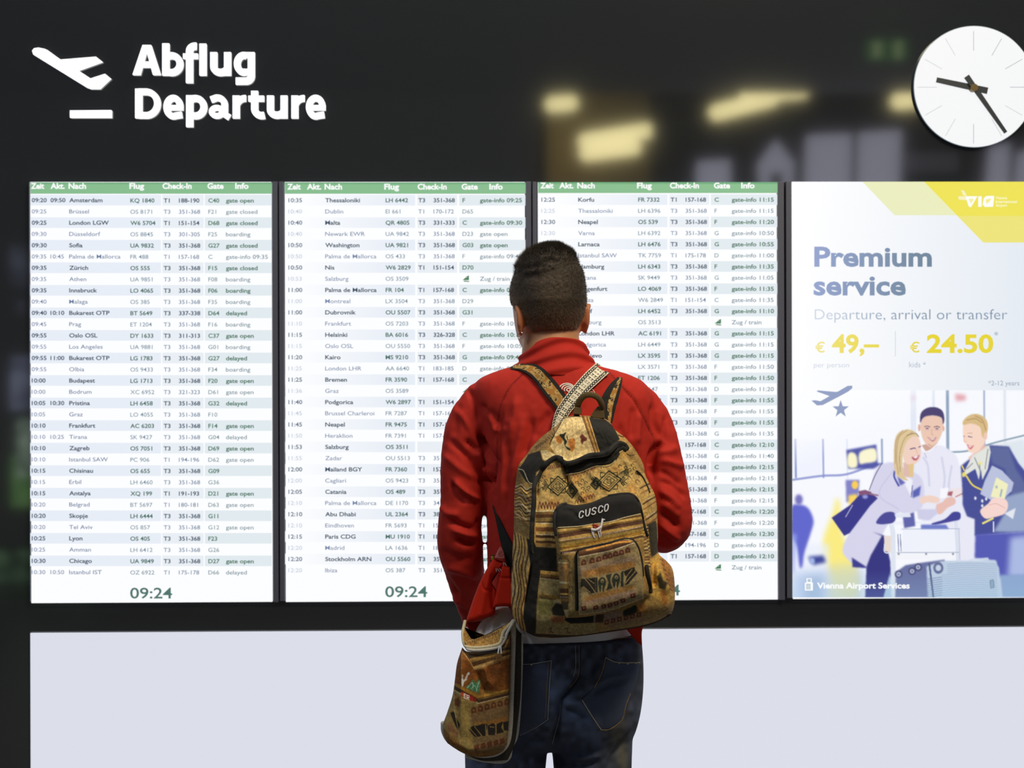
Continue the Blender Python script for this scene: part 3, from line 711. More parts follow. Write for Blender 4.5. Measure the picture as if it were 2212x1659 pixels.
L([(885, 498), (905, 492), (920, 492)], 8, (100, 80, 130)); L([(945, 485), (957, 478)], 7, (100, 80, 130)); P([(895, 555), (925, 552), (950, 540), (930, 578), (905, 575)], (185, 90, 110), soft=0.5, smooth=True); P([(900, 557), (945, 545), (925, 566)], (252, 250, 252), soft=0.4); L([(925, 500), (935, 530)], 4, (215, 170, 160))
# her bag
P([(515, 830), (540, 800), (600, 810), (650, 850), (600, 900), (450, 1100), (410, 1120), (320, 990), (450, 900)], (56, 56, 138), soft=0.8); P([(510, 800), (560, 790), (605, 805), (600, 825), (520, 830)], (130, 84, 120), soft=0.8); L([(590, 790), (630, 690), (680, 600)], 5, (50, 45, 100)); L([(470, 900), (420, 985)], 5, (200, 200, 230)); L([(600, 820), (650, 830)], 14, (150, 110, 130), 0.8); cv.disc(560, 840, 20, 14, (150, 155, 220), soft=1.5)
# hands and papers
P([(955, 850), (1020, 830), (1090, 850), (1080, 885), (1010, 880), (965, 890)], (240, 210, 196), soft=0.8, smooth=True); P([(1100, 780), (1160, 775), (1140, 850), (1095, 850)], (246, 246, 252), soft=0.6); P([(1160, 785), (1300, 768), (1285, 835), (1190, 850)], (238, 226, 228), soft=0.6); P([(1155, 805), (1190, 800), (1180, 835), (1150, 830)], (170, 100, 110), soft=0.8); L([(1210, 840), (1290, 800)], 7, (180, 110, 120))
P([(1110, 880), (1150, 845), (1200, 850), (1205, 890), (1150, 920), (1110, 960), (1080, 960), (1070, 900)], (232, 190, 180), soft=0.8, smooth=True)
# hostess
P([(1245, 620), (1320, 560), (1400, 520), (1450, 470), (1590, 480), (1660, 600), (1760, 720), (1760, 1090), (1640, 1095), (1345, 1120), (1345, 1000), (1290, 980), (1260, 900), (1255, 760)], (70, 78, 150), soft=1)
P([(1450, 480), (1590, 482), (1640, 640), (1720, 760), (1699, 900), (1620, 850), (1560, 640), (1470, 600)], (100, 112, 158), 0.8, soft=3); P([(1560, 840), (1720, 800), (1760, 1090), (1590, 1095), (1480, 1090), (1560, 960)], (150, 166, 200), soft=3)
P([(1350, 1110), (1760, 1090), (1760, 1420), (1500, 1420), (1500, 1300), (1345, 1280)], (84, 90, 180), soft=2); P([(1600, 1130), (1760, 1110), (1760, 1420), (1580, 1420)], (170, 185, 226), soft=7); P([(1520, 1400), (1760, 1400), (1760, 1565), (1540, 1565)], (140, 165, 205), soft=3)
P([(1300, 560), (1420, 460), (1440, 560), (1390, 640), (1330, 620)], (230, 188, 178), soft=1)
P([(1262, 330), (1300, 310), (1370, 330), (1400, 400), (1420, 440), (1385, 500), (1345, 525), (1300, 515), (1290, 470), (1268, 440)], (246, 214, 196), soft=0.8, smooth=True)
P([(1262, 325), (1270, 285), (1320, 250), (1380, 250), (1430, 290), (1440, 350), (1425, 410), (1400, 410), (1380, 340), (1320, 315)], (216, 186, 134), soft=0.8, smooth=True)
for q in ([(1290, 290), (1350, 280), (1400, 310)], [(1350, 260), (1400, 290), (1425, 360)]): L(q, 8, (170, 138, 96), 0.7)
cv.disc(1422, 405, 14, 26, (238, 200, 180)); L([(1300, 408), (1325, 412)], 7, (110, 95, 140)); L([(1265, 405), (1275, 407)], 5, (110, 95, 140)); L([(1295, 385), (1330, 385)], 4, (190, 155, 120)); P([(1290, 465), (1320, 478), (1340, 470), (1315, 500)], (200, 90, 110), soft=0.5, smooth=True); P([(1294, 468), (1320, 480), (1332, 474), (1312, 490)], (255, 250, 250), soft=0.4); L([(1275, 400), (1268, 440), (1285, 445)], 5, (228, 180, 165))
P([(1330, 545), (1420, 490), (1450, 470), (1460, 520), (1440, 640), (1400, 720), (1390, 640), (1375, 720), (1350, 640), (1255, 700), (1290, 620)], (226, 228, 222), soft=0.8)
for q in ([(1290, 640), (1330, 600)], [(1380, 600), (1385, 680)], [(1440, 500), (1420, 640)], [(1345, 560), (1380, 640)]): L(q, 8, (120, 128, 140), 0.7)
cv.disc(1268, 680, 14, 18, (240, 220, 100), soft=1); cv.disc(1385, 600, 14, 10, (240, 225, 130), soft=1)
L([(1255, 618), (1270, 650)], 9, (235, 215, 90)); L([(1285, 690), (1330, 755), (1395, 790)], 12, (225, 205, 100))
P([(1470, 615), (1540, 650), (1625, 740), (1610, 800), (1510, 890), (1385, 820), (1420, 720)], (186, 194, 222), soft=0.6); P([(1500, 700), (1585, 750), (1560, 860), (1460, 840)], (240, 238, 192), soft=0.6); cv.disc(1502, 770, 9, 11, (170, 185, 190)); L([(1540, 790), (1530, 835)], 14, (170, 185, 190), smooth=False)
P([(1385, 940), (1440, 890), (1480, 850), (1560, 855), (1585, 900), (1560, 960), (1490, 985), (1420, 995)], (246, 214, 206), soft=0.8, smooth=True); L([(1450, 900), (1500, 890), (1560, 920)], 4, (205, 150, 150), 0.7)
for q in ((1350, 850), (1400, 870), (1400, 905), (1428, 855)): cv.disc(q[0], q[1], 8, 12, (236, 238, 240))
L([(1405, 1030), (1475, 995)], 14, (232, 222, 130)); P([(1560, 960), (1640, 920), (1620, 1000)], (225, 230, 240), soft=0.6); L([(1480, 1090), (1480, 1020)], 8, (225, 228, 240))
# trolley
P([(830, 1075), (1230, 1070), (1238, 1240), (820, 1240)], (238, 241, 250), soft=0.6); P([(770, 1235), (1230, 1240), (1240, 1290), (780, 1290)], (242, 244, 250), soft=0.6)
L([(745, 1020), (760, 1100), (765, 1560)], 34, (222, 228, 240), smooth=False); L([(1210, 1010), (1225, 1290)], 24, (218, 224, 238), smooth=False); L([(720, 1028), (860, 1028)], 24, (238, 240, 250)); L([(915, 1025), (1030, 1022)], 18, (238, 240, 250))
L([(820, 1072), (1238, 1068)], 4, (150, 160, 190)); L([(790, 1240), (1230, 1238)], 4, (140, 150, 180)); L([(1232, 1075), (1240, 1290)], 4, (160, 170, 200))
for x in (800, 997, 1190): cv.disc(x, 1250, 7, 7, (110, 115, 140))
P([(640, 1030), (690, 960), (760, 950), (780, 990), (750, 1030)], (74, 72, 150), soft=0.8, smooth=True); P([(1040, 1030), (1130, 1000), (1190, 950), (1240, 955), (1240, 1000), (1190, 1015), (1060, 1040)], (66, 66, 150), soft=0.8, smooth=True); P([(830, 980), (910, 950), (920, 1050), (840, 1065)], (96, 100, 170), soft=1); P([(960, 1040), (1140, 1040), (1160, 1070), (960, 1070)], (110, 125, 200), soft=1)
P([(770, 965), (880, 955), (890, 985), (780, 990)], (226, 230, 244), soft=0.8); P([(695, 1120), (745, 1120), (745, 1240), (700, 1230)], (232, 218, 210), soft=0.8); L([(700, 1180), (700, 1235), (745, 1245)], 8, (225, 228, 240)); 
for x in (795, 812): L([(x, 1110), (x+6, 1230)], 6, (100, 110, 160), smooth=False)
P([(780, 1380), (850, 1330), (980, 1310), (1130, 1290), (1120, 1565), (775, 1565)], (104, 112, 160), soft=1)
for x, y in ((800, 1395), (897, 1373), (940, 1345)): cv.disc(x, y, 28, 28, (74, 76, 120)); cv.disc(x, y, 16, 16, (190, 200, 225)); cv.disc(x, y, 7, 7, (90, 95, 140))
P([(690, 1565), (740, 1380), (750, 1565)], (176, 200, 222), soft=1)
P([(1000, 1340), (1110, 1300), (1490, 1295), (1520, 1350), (1540, 1565), (1010, 1565)], (190, 206, 226), soft=1); L([(1020, 1320), (1050, 1565)], 14, (90, 96, 140), smooth=False); cv.disc(1085, 1350, 36, 42, (100, 108, 150)); cv.disc(1085, 1350, 20, 22, (196, 210, 228))
for i in range(17): L([(1110 if i > 4 else 1150, 1325+i*15+i*i*0.05), (1300, 1316+i*15), (1505, 1325+i*15)], 5, (150, 172, 200), 0.8)
for i in range(9): L([(1010, 1430+i*16), (1110, 1415+i*16)], 5, (100, 116, 156), 0.8)
P([(1455, 1440), (1480, 1435), (1485, 1490), (1460, 1495)], (140, 165, 190), soft=0.6); L([(1455, 1440), (1480, 1435), (1485, 1490), (1460, 1495), (1455, 1440)], 4, (90, 112, 140), smooth=False)
P([(1290, 1290), (1440, 1275), (1450, 1295)], (200, 212, 230), soft=0.8)
# the print itself is whiter towards its upper left and bluer at the foot
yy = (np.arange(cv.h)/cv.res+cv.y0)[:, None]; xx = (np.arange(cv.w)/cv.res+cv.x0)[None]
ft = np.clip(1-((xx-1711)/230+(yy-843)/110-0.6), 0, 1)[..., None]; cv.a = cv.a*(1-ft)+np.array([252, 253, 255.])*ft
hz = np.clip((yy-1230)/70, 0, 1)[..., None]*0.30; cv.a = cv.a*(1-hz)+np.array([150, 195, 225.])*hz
nx, ny = 400, 348; gx, gyy = np.meshgrid(np.linspace(1712, 2228.5, nx), np.linspace(843, 1290.5, ny))
V = W(gx, gyy, YS-0.0012).reshape(-1, 3); idx = np.arange(nx*ny).reshape(ny, nx)
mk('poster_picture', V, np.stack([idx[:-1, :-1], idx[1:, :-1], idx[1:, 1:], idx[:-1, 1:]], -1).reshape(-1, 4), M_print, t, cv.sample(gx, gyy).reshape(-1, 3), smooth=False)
pr = Print(YS-0.0022); pr.text(G, 'Vienna Airport Services', 1765, 1271, 12, (252, 253, 255), width=200, wt=0.03)
i_ = k8([(158, 1440)])[0]
c8 = (252, 253, 255); c9 = (150, 175, 190)
for (x0, y0, x1, y1), cc in (((128, 1455, 186, 1512), c8), ((140, 1424, 178, 1456), c8), ((137, 1463, 170, 1504), c9), ((148, 1430, 170, 1450), c9), ((146, 1475, 168, 1500), c8)): pr.poly(k8([(x0, y0), (x1, y0), (x1, y1), (x0, y1)]), cc)
pr.make('poster_footer', M_print, t)

# ---------------- illuminated sign ----------------
M_sign = mat('sign_white', emit=(255, 255, 255), estr=1.3); M_side = mat('sign_side', (190, 205, 225), 0.4)
k3 = lambda L: np.array([(40+x*.31646, 70+y*.31646) for x, y in L])
def extr(name, polys, parent, y0=WY-0.012, y1=WY):
    """extruded prisms (2D polygons in pixels) joined into one mesh"""
    parts = []
    for p in polys:
        p = np.asarray(p, float)
        A = 0.5*np.sum(p[:, 0]*np.roll(p[:, 1], -1)-np.roll(p[:, 0], -1)*p[:, 1])
        if A < 0: p = p[::-1]
        f = W(p[:, 0], p[:, 1], y0); b = f.copy(); b[:, 1] = y1; n = len(p)
        parts.append((np.vstack([f, b]), [tuple(range(n-1, -1, -1)), tuple(range(n, 2*n))]+[(i, (i+1) % n, (i+1) % n+n, i+n) for i in range(n)]))
    v, f = join_geo(parts); return mk(name, v, f, M_sign, parent, smooth=False)
def stroke(pts, wd):
    """polyline stroke as quads with mitred joints, in crop units"""
    p = np.asarray(pts, float); d = np.gradient(p, axis=0); d /= np.linalg.norm(d, axis=1)[:, None]; n = np.stack([-d[:, 1], d[:, 0]], 1)*wd/2
    out = []
    for i in range(len(p)-1): out.append([p[i]+n[i], p[i+1]+n[i+1], p[i+1]-n[i+1], p[i]-n[i]])
    return out
def arc(cx, cy, rx, ry, a0, a1, n=14):
    t = np.radians(np.linspace(a0, a1, n)); return [(cx+rx*math.cos(q), cy-ry*math.sin(q)) for q in t]
sg = thing('departure_sign', 'white illuminated Abflug Departure lettering with aeroplane symbol, upper left', 'sign', tuple(W(400, 260, WY)))
def let(*polys): extr('letter', [k3(q) for q in polys], sg)
let([(778, 287), (846, 85), (873, 85), (873, 128), (828, 287)], [(968, 287), (903, 85), (873, 85), (873, 128), (916, 287)], [(838, 236), (908, 236), (900, 198), (846, 198)])
let(*stroke([(1003, 74), (1003, 291)], 46), *stroke(arc(1042, 214, 58, 58, -130, 130, 20), 44))
let(*stroke([(1165, 342), (1165, 175), (1165, 125)]+arc(1205, 125, 40, 34, 180, 80, 8), 46), *stroke([(1122, 160), (1222, 160)], 34))
let(*stroke([(1257, 76), (1257, 291)], 46))
let(*stroke([(1331, 134), (1331, 235)]+arc(1378, 235, 47, 36, 180, 330, 12), 46), *stroke([(1425, 134), (1425, 291)], 46))
let(*stroke(arc(1537, 212, 46, 58, 70, 290, 20), 44), *stroke([(1530, 152), (1610, 152)], 36), *stroke([(1587, 140), (1587, 295)]+arc(1547, 295, 40, 36, 0, -75, 8)+[(1482, 330)], 46), *stroke([(1530, 272), (1575, 262)], 36))
let(*stroke([(818, 383), (818, 583)], 46), *stroke([(818, 403), (862, 403)]+arc(868, 484, 78, 81, 85, -85, 16)+[(862, 564), (818, 564)], 42))
def e_(cx): let(*stroke([(cx-45, 512), (cx+66, 512)], 34), *stroke(arc(cx, 508, 46, 62, 0, 290, 24)+[(cx+58, 560)], 42))
e_(1055)
let(*stroke([(1166, 428), (1166, 643)], 46), *stroke(arc(1206, 508, 57, 60, -130, 130, 20), 44))
let(*stroke([(1312, 458)]+arc(1355, 492, 50, 48, 100, 0, 12)+[(1405, 530), (1408, 560), (1437, 578)], 42), *stroke(arc(1352, 540, 36, 28, 0, 360, 20), 36))
let(*stroke([(1484, 430), (1484, 584)], 46), *stroke([(1484, 500)]+arc(1545, 510, 61, 62, 170, 85, 10), 42))
let(*stroke([(1610, 398), (1610, 520)]+arc(1660, 520, 50, 46, 180, 290, 10), 46), *stroke([(1568, 450), (1674, 450)], 38))
let(*stroke([(1718, 430), (1718, 527)]+arc(1764, 527, 46, 36, 180, 330, 12), 46), *stroke([(1811, 430), (1811, 584)], 46))
let(*stroke([(1885, 430), (1885, 584)], 46), *stroke([(1885, 500)]+arc(1946, 510, 61, 62, 170, 85, 10), 42))
e_(2028)
extr('plane_symbol', [k3([(92, 125), (105, 108), (135, 103), (180, 112), (200, 122), (283, 182), (403, 256), (490, 313), (465, 375), (100, 150)]),
                      k3([(283, 185), (528, 165), (570, 198), (403, 258)]), k3([(490, 314), (590, 282), (627, 312), (552, 383), (490, 383), (464, 374)])], sg)
extr('runway_bar', [k3([(350, 532), (632, 530), (632, 580), (350, 580)])], sg)

# ---------------- clock ----------------
YC = WY-0.016
cc = W(2105, 187, YC); rad = 132.5/F*YC
ck = thing('wall_clock', 'round white station clock with black hands at the top right corner', 'clock', (float(cc[0]), WY, float(cc[2])))
def disc_geo(c, r, y0, y1, n=96):
    a_ = np.linspace(0, 2*math.pi, n, endpoint=False); A = np.stack([c[0]+r*np.cos(a_), np.full(n, y0), c[2]+r*np.sin(a_)], 1); B = A.copy(); B[:, 1] = y1
    return np.vstack([A, B]), [tuple(range(n)), tuple(range(2*n-1, n-1, -1))]+[(i, i+n, (i+1) % n+n, (i+1) % n) for i in range(n)]
v, f = disc_geo(cc, rad*0.99, YC, YC+0.006); mk('dial', v, f, mat('dial_white', emit=(244, 245, 246), rough=0.3), ck, smooth=False)
v, f = disc_geo(cc, rad, YC+0.002, YC+0.010); mk('clock_case', v, f, mat('case_steel', (150, 170, 185), 0.3, metal=0.6), ck, smooth=False)
v, f = disc_geo(cc, rad*0.3, YC+0.010, WY); mk('wall_mount', v, f, mat('case_black', (30, 30, 32), 0.5), ck, smooth=False)
hc = (2103.0, 188.5)
for i in range(12):
    a_ = math.radians(30*i); s_, c_ = math.sin(a_), math.cos(a_); r0, r1, hw = 79, 121.5, 0.55
    q = [(hc[0]+s_*r+c_*o_, hc[1]-c_*r+s_*o_) for r, o_ in ((r0, -hw), (r1, -hw), (r1, hw), (r0, hw))]
    pp = Print(YC-0.0008); pp.poly(q, (150, 155, 165) if i < 4 or i == 6 else (190, 193, 198)); pp.make('hour_tick', M_print, ck)
def hand(name, a0, a1, w0, w1, y, m):
    a0 = np.array(a0, float); a1 = np.array(a1, float); d = a1-a0; n = np.array([-d[1], d[0]])/np.hypot(*d)
    q = np.array([a0+n*w0/2, a1+n*w1/2, a1-n*w1/2, a0-n*w0/2]); f = W(q[:, 0], q[:, 1], y); b = f.copy(); b[:, 1] += 0.0025
    mk(name, np.vstack([f, b]), [(3, 2, 1, 0), (4, 5, 6, 7), (0, 1, 5, 4), (1, 2, 6, 5), (2, 3, 7, 6), (3, 0, 4, 7)], m, ck, smooth=False)
M_hand = mat('hand_black', (52, 60, 68), 0.35)
hand('hour_hand', (2133.5, 196), (2023.3, 172.3), 14, 11, YC-0.008, M_hand)
hand('minute_hand', (2088, 164.5), (2173, 286.5), 12.5, 7.5, YC-0.014, M_hand)
h = W(2105, 189, YC-0.018); v, f = disc_geo(h, 0.011, YC-0.018, YC, 32); mk('hub', v, f, mat('hub_brass', (120, 105, 70), 0.35, metal=0.7), ck, smooth=False)
# ======================= the man =======================
gd = W(1190, 830, MY)
person = thing('person', 'man seen from behind in a red track jacket and blue jeans, reading the departure screens', 'person', (float(gd[0]), MY, 0))
M_skin = mat('skin', rough=0.5, vcol=True, bump=0.15, bscale=500)
M_hair = mat('hair_dark', rough=0.6, vcol=True, bump=0.5, bscale=900)
M_jack = mat('red_jersey', rough=0.8, vcol=True, spec=0.2, bump=0.25, bscale=1400, noise=0.07, nscale=1100)
M_denim = mat('denim', rough=0.85, vcol=True, noise=0.28, nscale=700, bump=0.3, bscale=1500)
M_white = mat('white_tee', (246, 246, 250), 0.85, bump=0.2, bscale=300)
S_ = F/MY                                   # pixels per metre at the man
def c3(px, py, y): return W(px, py, y)
def ringstack(rows, seg=56, n=40, tilt=None, e=2.3, yfun=None):
    """horizontal rings: rows = (py, xl, xr, ycentre, ry[, tilt_px]) smoothly interpolated; closed"""
    A = np.array([tuple(r)+((0,) if len(r) == 5 else ()) for r in rows], float)
    t = np.linspace(0, len(A)-1, n); B = np.stack([np.interp(t, np.arange(len(A)), A[:, k]) for k in range(6)], 1)
    ker = np.array([1, 2, 3, 2, 1])/9.0
    C_ = B.copy()
    for k in range(6):
        C_[2:-2, k] = np.convolve(B[:, k], ker, 'valid')
    B = C_; th = np.linspace(0, 2*math.pi, seg, endpoint=False); V = []
    ct, st = np.cos(th), np.sin(th); sx = np.sign(ct)*np.abs(ct)**(2/e); sy = np.sign(st)*np.abs(st)**(2/e)
    for py, xl, xr, yc, ry, tl in B:
        px = (xl+xr)/2+sx*(xr-xl)/2
        y = yc+sy*ry; V.append(np.stack([*(lambda q: (q[:, 0], np.full(seg, 0)+y, q[:, 2]))(W(px, py+tl*sx, np.full(seg, yc)))], 1))
    V = np.vstack(V); Fc = []
    for i in range(len(B)-1):
        for j in range(seg): k = (j+1) % seg; Fc.append((i*seg+j, i*seg+k, (i+1)*seg+k, (i+1)*seg+j))
    Fc.append(tuple(range(seg-1, -1, -1))); Fc.append(tuple((len(B)-1)*seg+j for j in range(seg)))
    return V, Fc
def limb(rows, n=26, scale=1.0, seg=20, hand=False):
    """rows = (px, py, y, radius_px)"""
    A = np.array(rows, float); P = np.array([c3(a[0], a[1], a[2]) for a in A]); r = A[:, 3]/F*A[:, 2]*scale
    if hand: r = A[:, 3]/F*A[:, 2]*np.interp(np.linspace(0, 1, len(A)), [0, .6, 1], [.58, .62, .9])
    Q = cat(np.column_stack([P, r]), n); return tube_geo(Q[:, :3], Q[:, 3], seg)
def ell(c, r, seg=20, rings=12):
    V, Fc = [], []
    for i in range(rings+1):
        a_ = math.pi*i/rings
        for j in range(seg):
            b_ = 2*math.pi*j/seg; V.append((c[0]+r[0]*math.sin(a_)*math.cos(b_), c[1]+r[1]*math.sin(a_)*math.sin(b_), c[2]+r[2]*math.cos(a_)))
    for i in range(rings):
        for j in range(seg): k = (j+1) % seg; Fc.append((i*seg+j, (i+1)*seg+j, (i+1)*seg+k, i*seg+k))
    return np.array(V), Fc
# head rings: py, left, right, y of the middle, half depth
HEADR = [(539, 1184, 1202, 3.04, .016), (543, 1166, 1214, 3.04, .040), (552, 1146, 1228, 3.042, .060), (566, 1131, 1240, 3.045, .077), (590, 1118, 1253, 3.048, .088),
         (620, 1109, 1258, 3.05, .094), (650, 1106, 1260, 3.052, .096), (680, 1109, 1257, 3.06, .094), (705, 1112, 1254, 3.068, .086), (728, 1117, 1250, 3.08, .076), (745, 1124, 1246, 3.09, .066), (760, 1134, 1240, 3.10, .05)]
head = ringstack(HEADR, seg=48, n=40, e=2.25)
neck = limb([(1192, 660, 3.045, 58), (1190, 715, 3.045, 60), (1192, 760, 3.04, 66), (1200, 800, 3.04, 78)])
def W3(px, py, y): return np.array(c3(px, py, y))
fy = 3.150
nose = limb([(1172, 650, fy-.004, 8), (1168, 675, fy+.012, 10), (1166, 690, fy+.018, 13), (1168, 698, fy+.004, 12)], n=10, seg=12)
lips = [ell(W3(1170, 716, fy-.010), (.025, .012, .006)), ell(W3(1171, 723, fy-.012), (.021, .012, .006))]
brow = [ell(W3(1146, 645, fy-.012), (.021, .010, .006)), ell(W3(1198, 645, fy-.012), (.021, .010, .006))]
eyes_s = [ell(W3(1148, 655, fy-.017), (.016, .012, .010)), ell(W3(1196, 655, fy-.017), (.016, .012, .010))]
chin = [ell(W3(1173, 748, fy-.022), (.022, .018, .016))]
def ear_geo(px, py, y, out):
    C_ = W3(px, py, y); t = np.linspace(0, 2*math.pi, 26)
    hx = np.stack([C_[0]+out*(0.007+0.0035*np.sin(t)), C_[1]+0.014*np.cos(t)*(1+.12*np.sin(t)), C_[2]+0.026*np.sin(t)], 1)
    return join_geo([tube_geo(hx, 0.0040, 10), ell(C_+np.array([out*0.0035, 0, 0]), (.0085, .0155, .028)), ell(C_+np.array([out*0.002, .002, -.026]), (.006, .009, .009))])
earL = ear_geo(1127, 690, 2.995, -1); earR = ear_geo(1262, 685, 3.05, 1)
torso_b = ringstack([(790, 1125, 1262, 3.05, .075), (830, 1066, 1342, 3.05, .075), (880, 1056, 1378, 3.05, .092), (980, 1074, 1372, 3.05, .10), (1120, 1082, 1366, 3.05, .105),
                     (1250, 1078, 1360, 3.05, .10), (1380, 1065, 1355, 3.05, .10), (1480, 1045, 1358, 3.05, .105), (1560, 1055, 1345, 3.05, .08)], seg=40, n=40)
LARM = [(1046, 864, 3.05, 45), (1017, 915, 3.06, 51), (1004, 970, 3.06, 50), (1001, 1030, 3.06, 50.5), (998, 1085, 3.06, 47), (993, 1135, 3.065, 47.5), (994, 1180, 3.08, 49), (1003, 1230, 3.12, 43), (1013, 1280, 3.17, 36.5), (1020, 1318, 3.20, 30), (1019, 1338, 3.215, 22)]
RARM = [(1378, 874, 3.05, 46), (1402, 915, 3.05, 50), (1417, 970, 3.045, 51), (1429, 1030, 3.04, 53), (1437, 1085, 3.035, 55), (1441, 1130, 3.045, 55), (1430, 1145, 3.09, 50), (1412, 1135, 3.18, 44), (1385, 1122, 3.28, 37), (1365, 1112, 3.33, 30)]
armL = limb(LARM, hand=True); armR = limb(RARM, hand=True)
def hand_geo(wrist, direction, palm_n, size=1.0, side=1, curl=0.6):
    """palm with five separate bent fingers"""
    w_ = np.asarray(wrist, float); d = np.asarray(direction, float); d /= np.linalg.norm(d); n = np.asarray(palm_n, float); n -= d*(n@d); n /= np.linalg.norm(n); s = np.cross(d, n)*side
    g = []; L = .095*size
    for k in (-1, -0.35, 0.35, 1): g.append(tube_geo(np.array([w_+d*0.0+s*k*.014*size, w_+d*L*0.5+s*k*.024*size, w_+d*L+s*k*.028*size]), [.013*size, .013*size, .011*size], 12))
    for k, ln in ((-1, .058), (-0.35, .070), (0.35, .076), (1, .070)):
        p = w_+d*L+s*k*.029*size; pts = [p-d*.02]; a_ = 0.15
        for q in (0.45, 0.32, 0.26):
            a_ += curl; p = p+(d*math.cos(a_)+n*math.sin(a_))*ln*q*size*1.25; pts.append(p)
        g.append(tube_geo(cat([w_+d*L*0.85+s*k*.028*size]+pts, 12), np.linspace(.0098, .0078, 12)*size, 10))
    b = w_+d*L*0.25+s*.022*size
    g.append(tube_geo(cat([b, b+(s*.8+d*.6+n*.3)*.028*size, b+(s*.75+d*1.5+n*.9)*.036*size, b+(s*.5+d*1.9+n*1.3)*.040*size], 10), np.linspace(.0125, .0088, 10)*size, 10))
    return join_geo(g)
wl = W3(1019, 1338, 3.215); wr = W3(1365, 1112, 3.33)
handL = hand_geo(wl, (0.18, 0.35, -0.9), (0.9, 0.3, 0.2), side=-1, curl=0.45); handR = hand_geo(wr, (-0.6, 0.7, 0.05), (-0.5, -0.5, 0.4), side=1, curl=0.45)
ax0 = float(W3(1090, 1500, 3.05)[0]); ax1 = float(W3(1280, 1500, 3.05)[0])
def leg(x, x2, w0): return tube_geo(cat([(x, 3.05, .86, w0), (x, 3.05, .72, w0*.92), (x2, 3.055, .48, w0*.66), (x2, 3.05, .40, w0*.62), (x2, 3.045, .25, w0*.60), (x2, 3.04, .10, w0*.42)], 30)[:, :3],
                                       cat([(x, 3.05, .86, w0), (x, 3.05, .72, w0*.92), (x2, 3.055, .48, w0*.66), (x2, 3.05, .40, w0*.62), (x2, 3.045, .25, w0*.60), (x2, 3.04, .10, w0*.42)], 30)[:, 3], 20)
foot = lambda x: tube_geo(np.array([(x, 3.02, .06), (x, 3.08, .055), (x, 3.16, .045), (x, 3.21, .04)]), [.035, .038, .036, .026], 16)
geo = join_geo([head, neck, nose, *lips, *brow, *eyes_s, *chin, earL, earR, torso_b, armL, armR, handL, handR, leg(ax0, ax0-.02, .064), leg(ax1, ax1+.02, .064), foot(ax0-.02), foot(ax1+.02)])
BV, BN, BF = remesh(geo, 0.0046, 3)
px, py = proj(BV)
skin = np.tile(np.array([196, 140, 98.]), (len(BV), 1))
warm = np.clip(vnoise(200, 200, 20, 3)[np.clip((py/9).astype(int), 0, 199), np.clip((px/12).astype(int), 0, 199)], 0, 1)[:, None]
skin = skin*(0.92+0.14*warm)
isear = ((np.abs(px-1268) < 14) | (np.abs(px-1119) < 12)) & (np.abs(py-688) < 36)
skin[isear] = skin[isear]*[.98, .86, .84]
fr = (BV[:, 1] > fy-.035) & (py > 711) & (py < 728) & (np.abs(px-1171) < 26); skin[fr] = [170, 95, 85]
mk('body', BV, BF, M_skin, person, lin(np.clip(skin, 0, 255)))
for ex_ in (1148, 1196):
    e_c = W3(ex_, 655, fy-.006)
    v1, f1 = ell(e_c, (.010, .006, .0055), 14, 8); mk('eye', v1, f1, mat('eye_white', (235, 232, 228), 0.2), person)
    v1, f1 = ell(e_c+np.array([0, .0045, 0]), (.0045, .0025, .0045), 12, 6); mk('iris', v1, f1, mat('eye_brown', (50, 32, 22), 0.15), person)
    tube('eyebrow', [W3(ex_-14, 640, fy+.002), W3(ex_, 636, fy+.003), W3(ex_+14, 641, fy+.0)], .0028, mat('brow_dark', (40, 32, 28), 0.8), person, seg=8)
# hair: a close-cropped cap with longer top, hugging the skull
seg, n = 260, 210
hv, hf = ringstack(HEADR, seg=seg, n=n, e=2.25)
ctr = hv.reshape(n, seg, 3).mean(1, keepdims=True); G3 = hv.reshape(n, seg, 3); hpx, hpy = proj(G3.reshape(-1, 3)); hpx = hpx.reshape(n, seg); hpy = hpy.reshape(n, seg)
rad_ = G3-np.concatenate([np.repeat(W3(1188, 625, 3.055)[None, None], n, 0)], 0); rad_ /= np.linalg.norm(rad_, axis=2)[..., None]
back = np.clip((3.06-G3[..., 1])/0.09, -1, 1)
# hairline: low on the nape (py 722), above the ears at the sides, forehead in front
line_y = np.where(back > 0.05, 732-44*np.exp(-((back-0.05)/0.42)**2), np.where(G3[..., 1] > 3.12, 612, 668-(0.05-back)*60))
line_y = line_y+np.where((hpx < 1150) & (back > 0), -40*np.clip((1152-hpx)/34, 0, 1), 0)
cover = np.clip((line_y-hpy)/30, 0, 1)
topm = np.clip((588+14*np.sin((hpx-1100)/30)-hpy)/14, 0, 1)
fld = vnoise(n, seg, 2.0, 5)-0.5; f2 = vnoise(n, seg, 14.0, 6)-0.5
thick = 0.0008+cover*0.0058+topm*cover*(0.0035+0.003*f2)+cover*0.0010*fld
HV = (G3+rad_*thick[..., None]-rad_*(1-np.clip(cover*6, 0, 1))[..., None]*0.006)
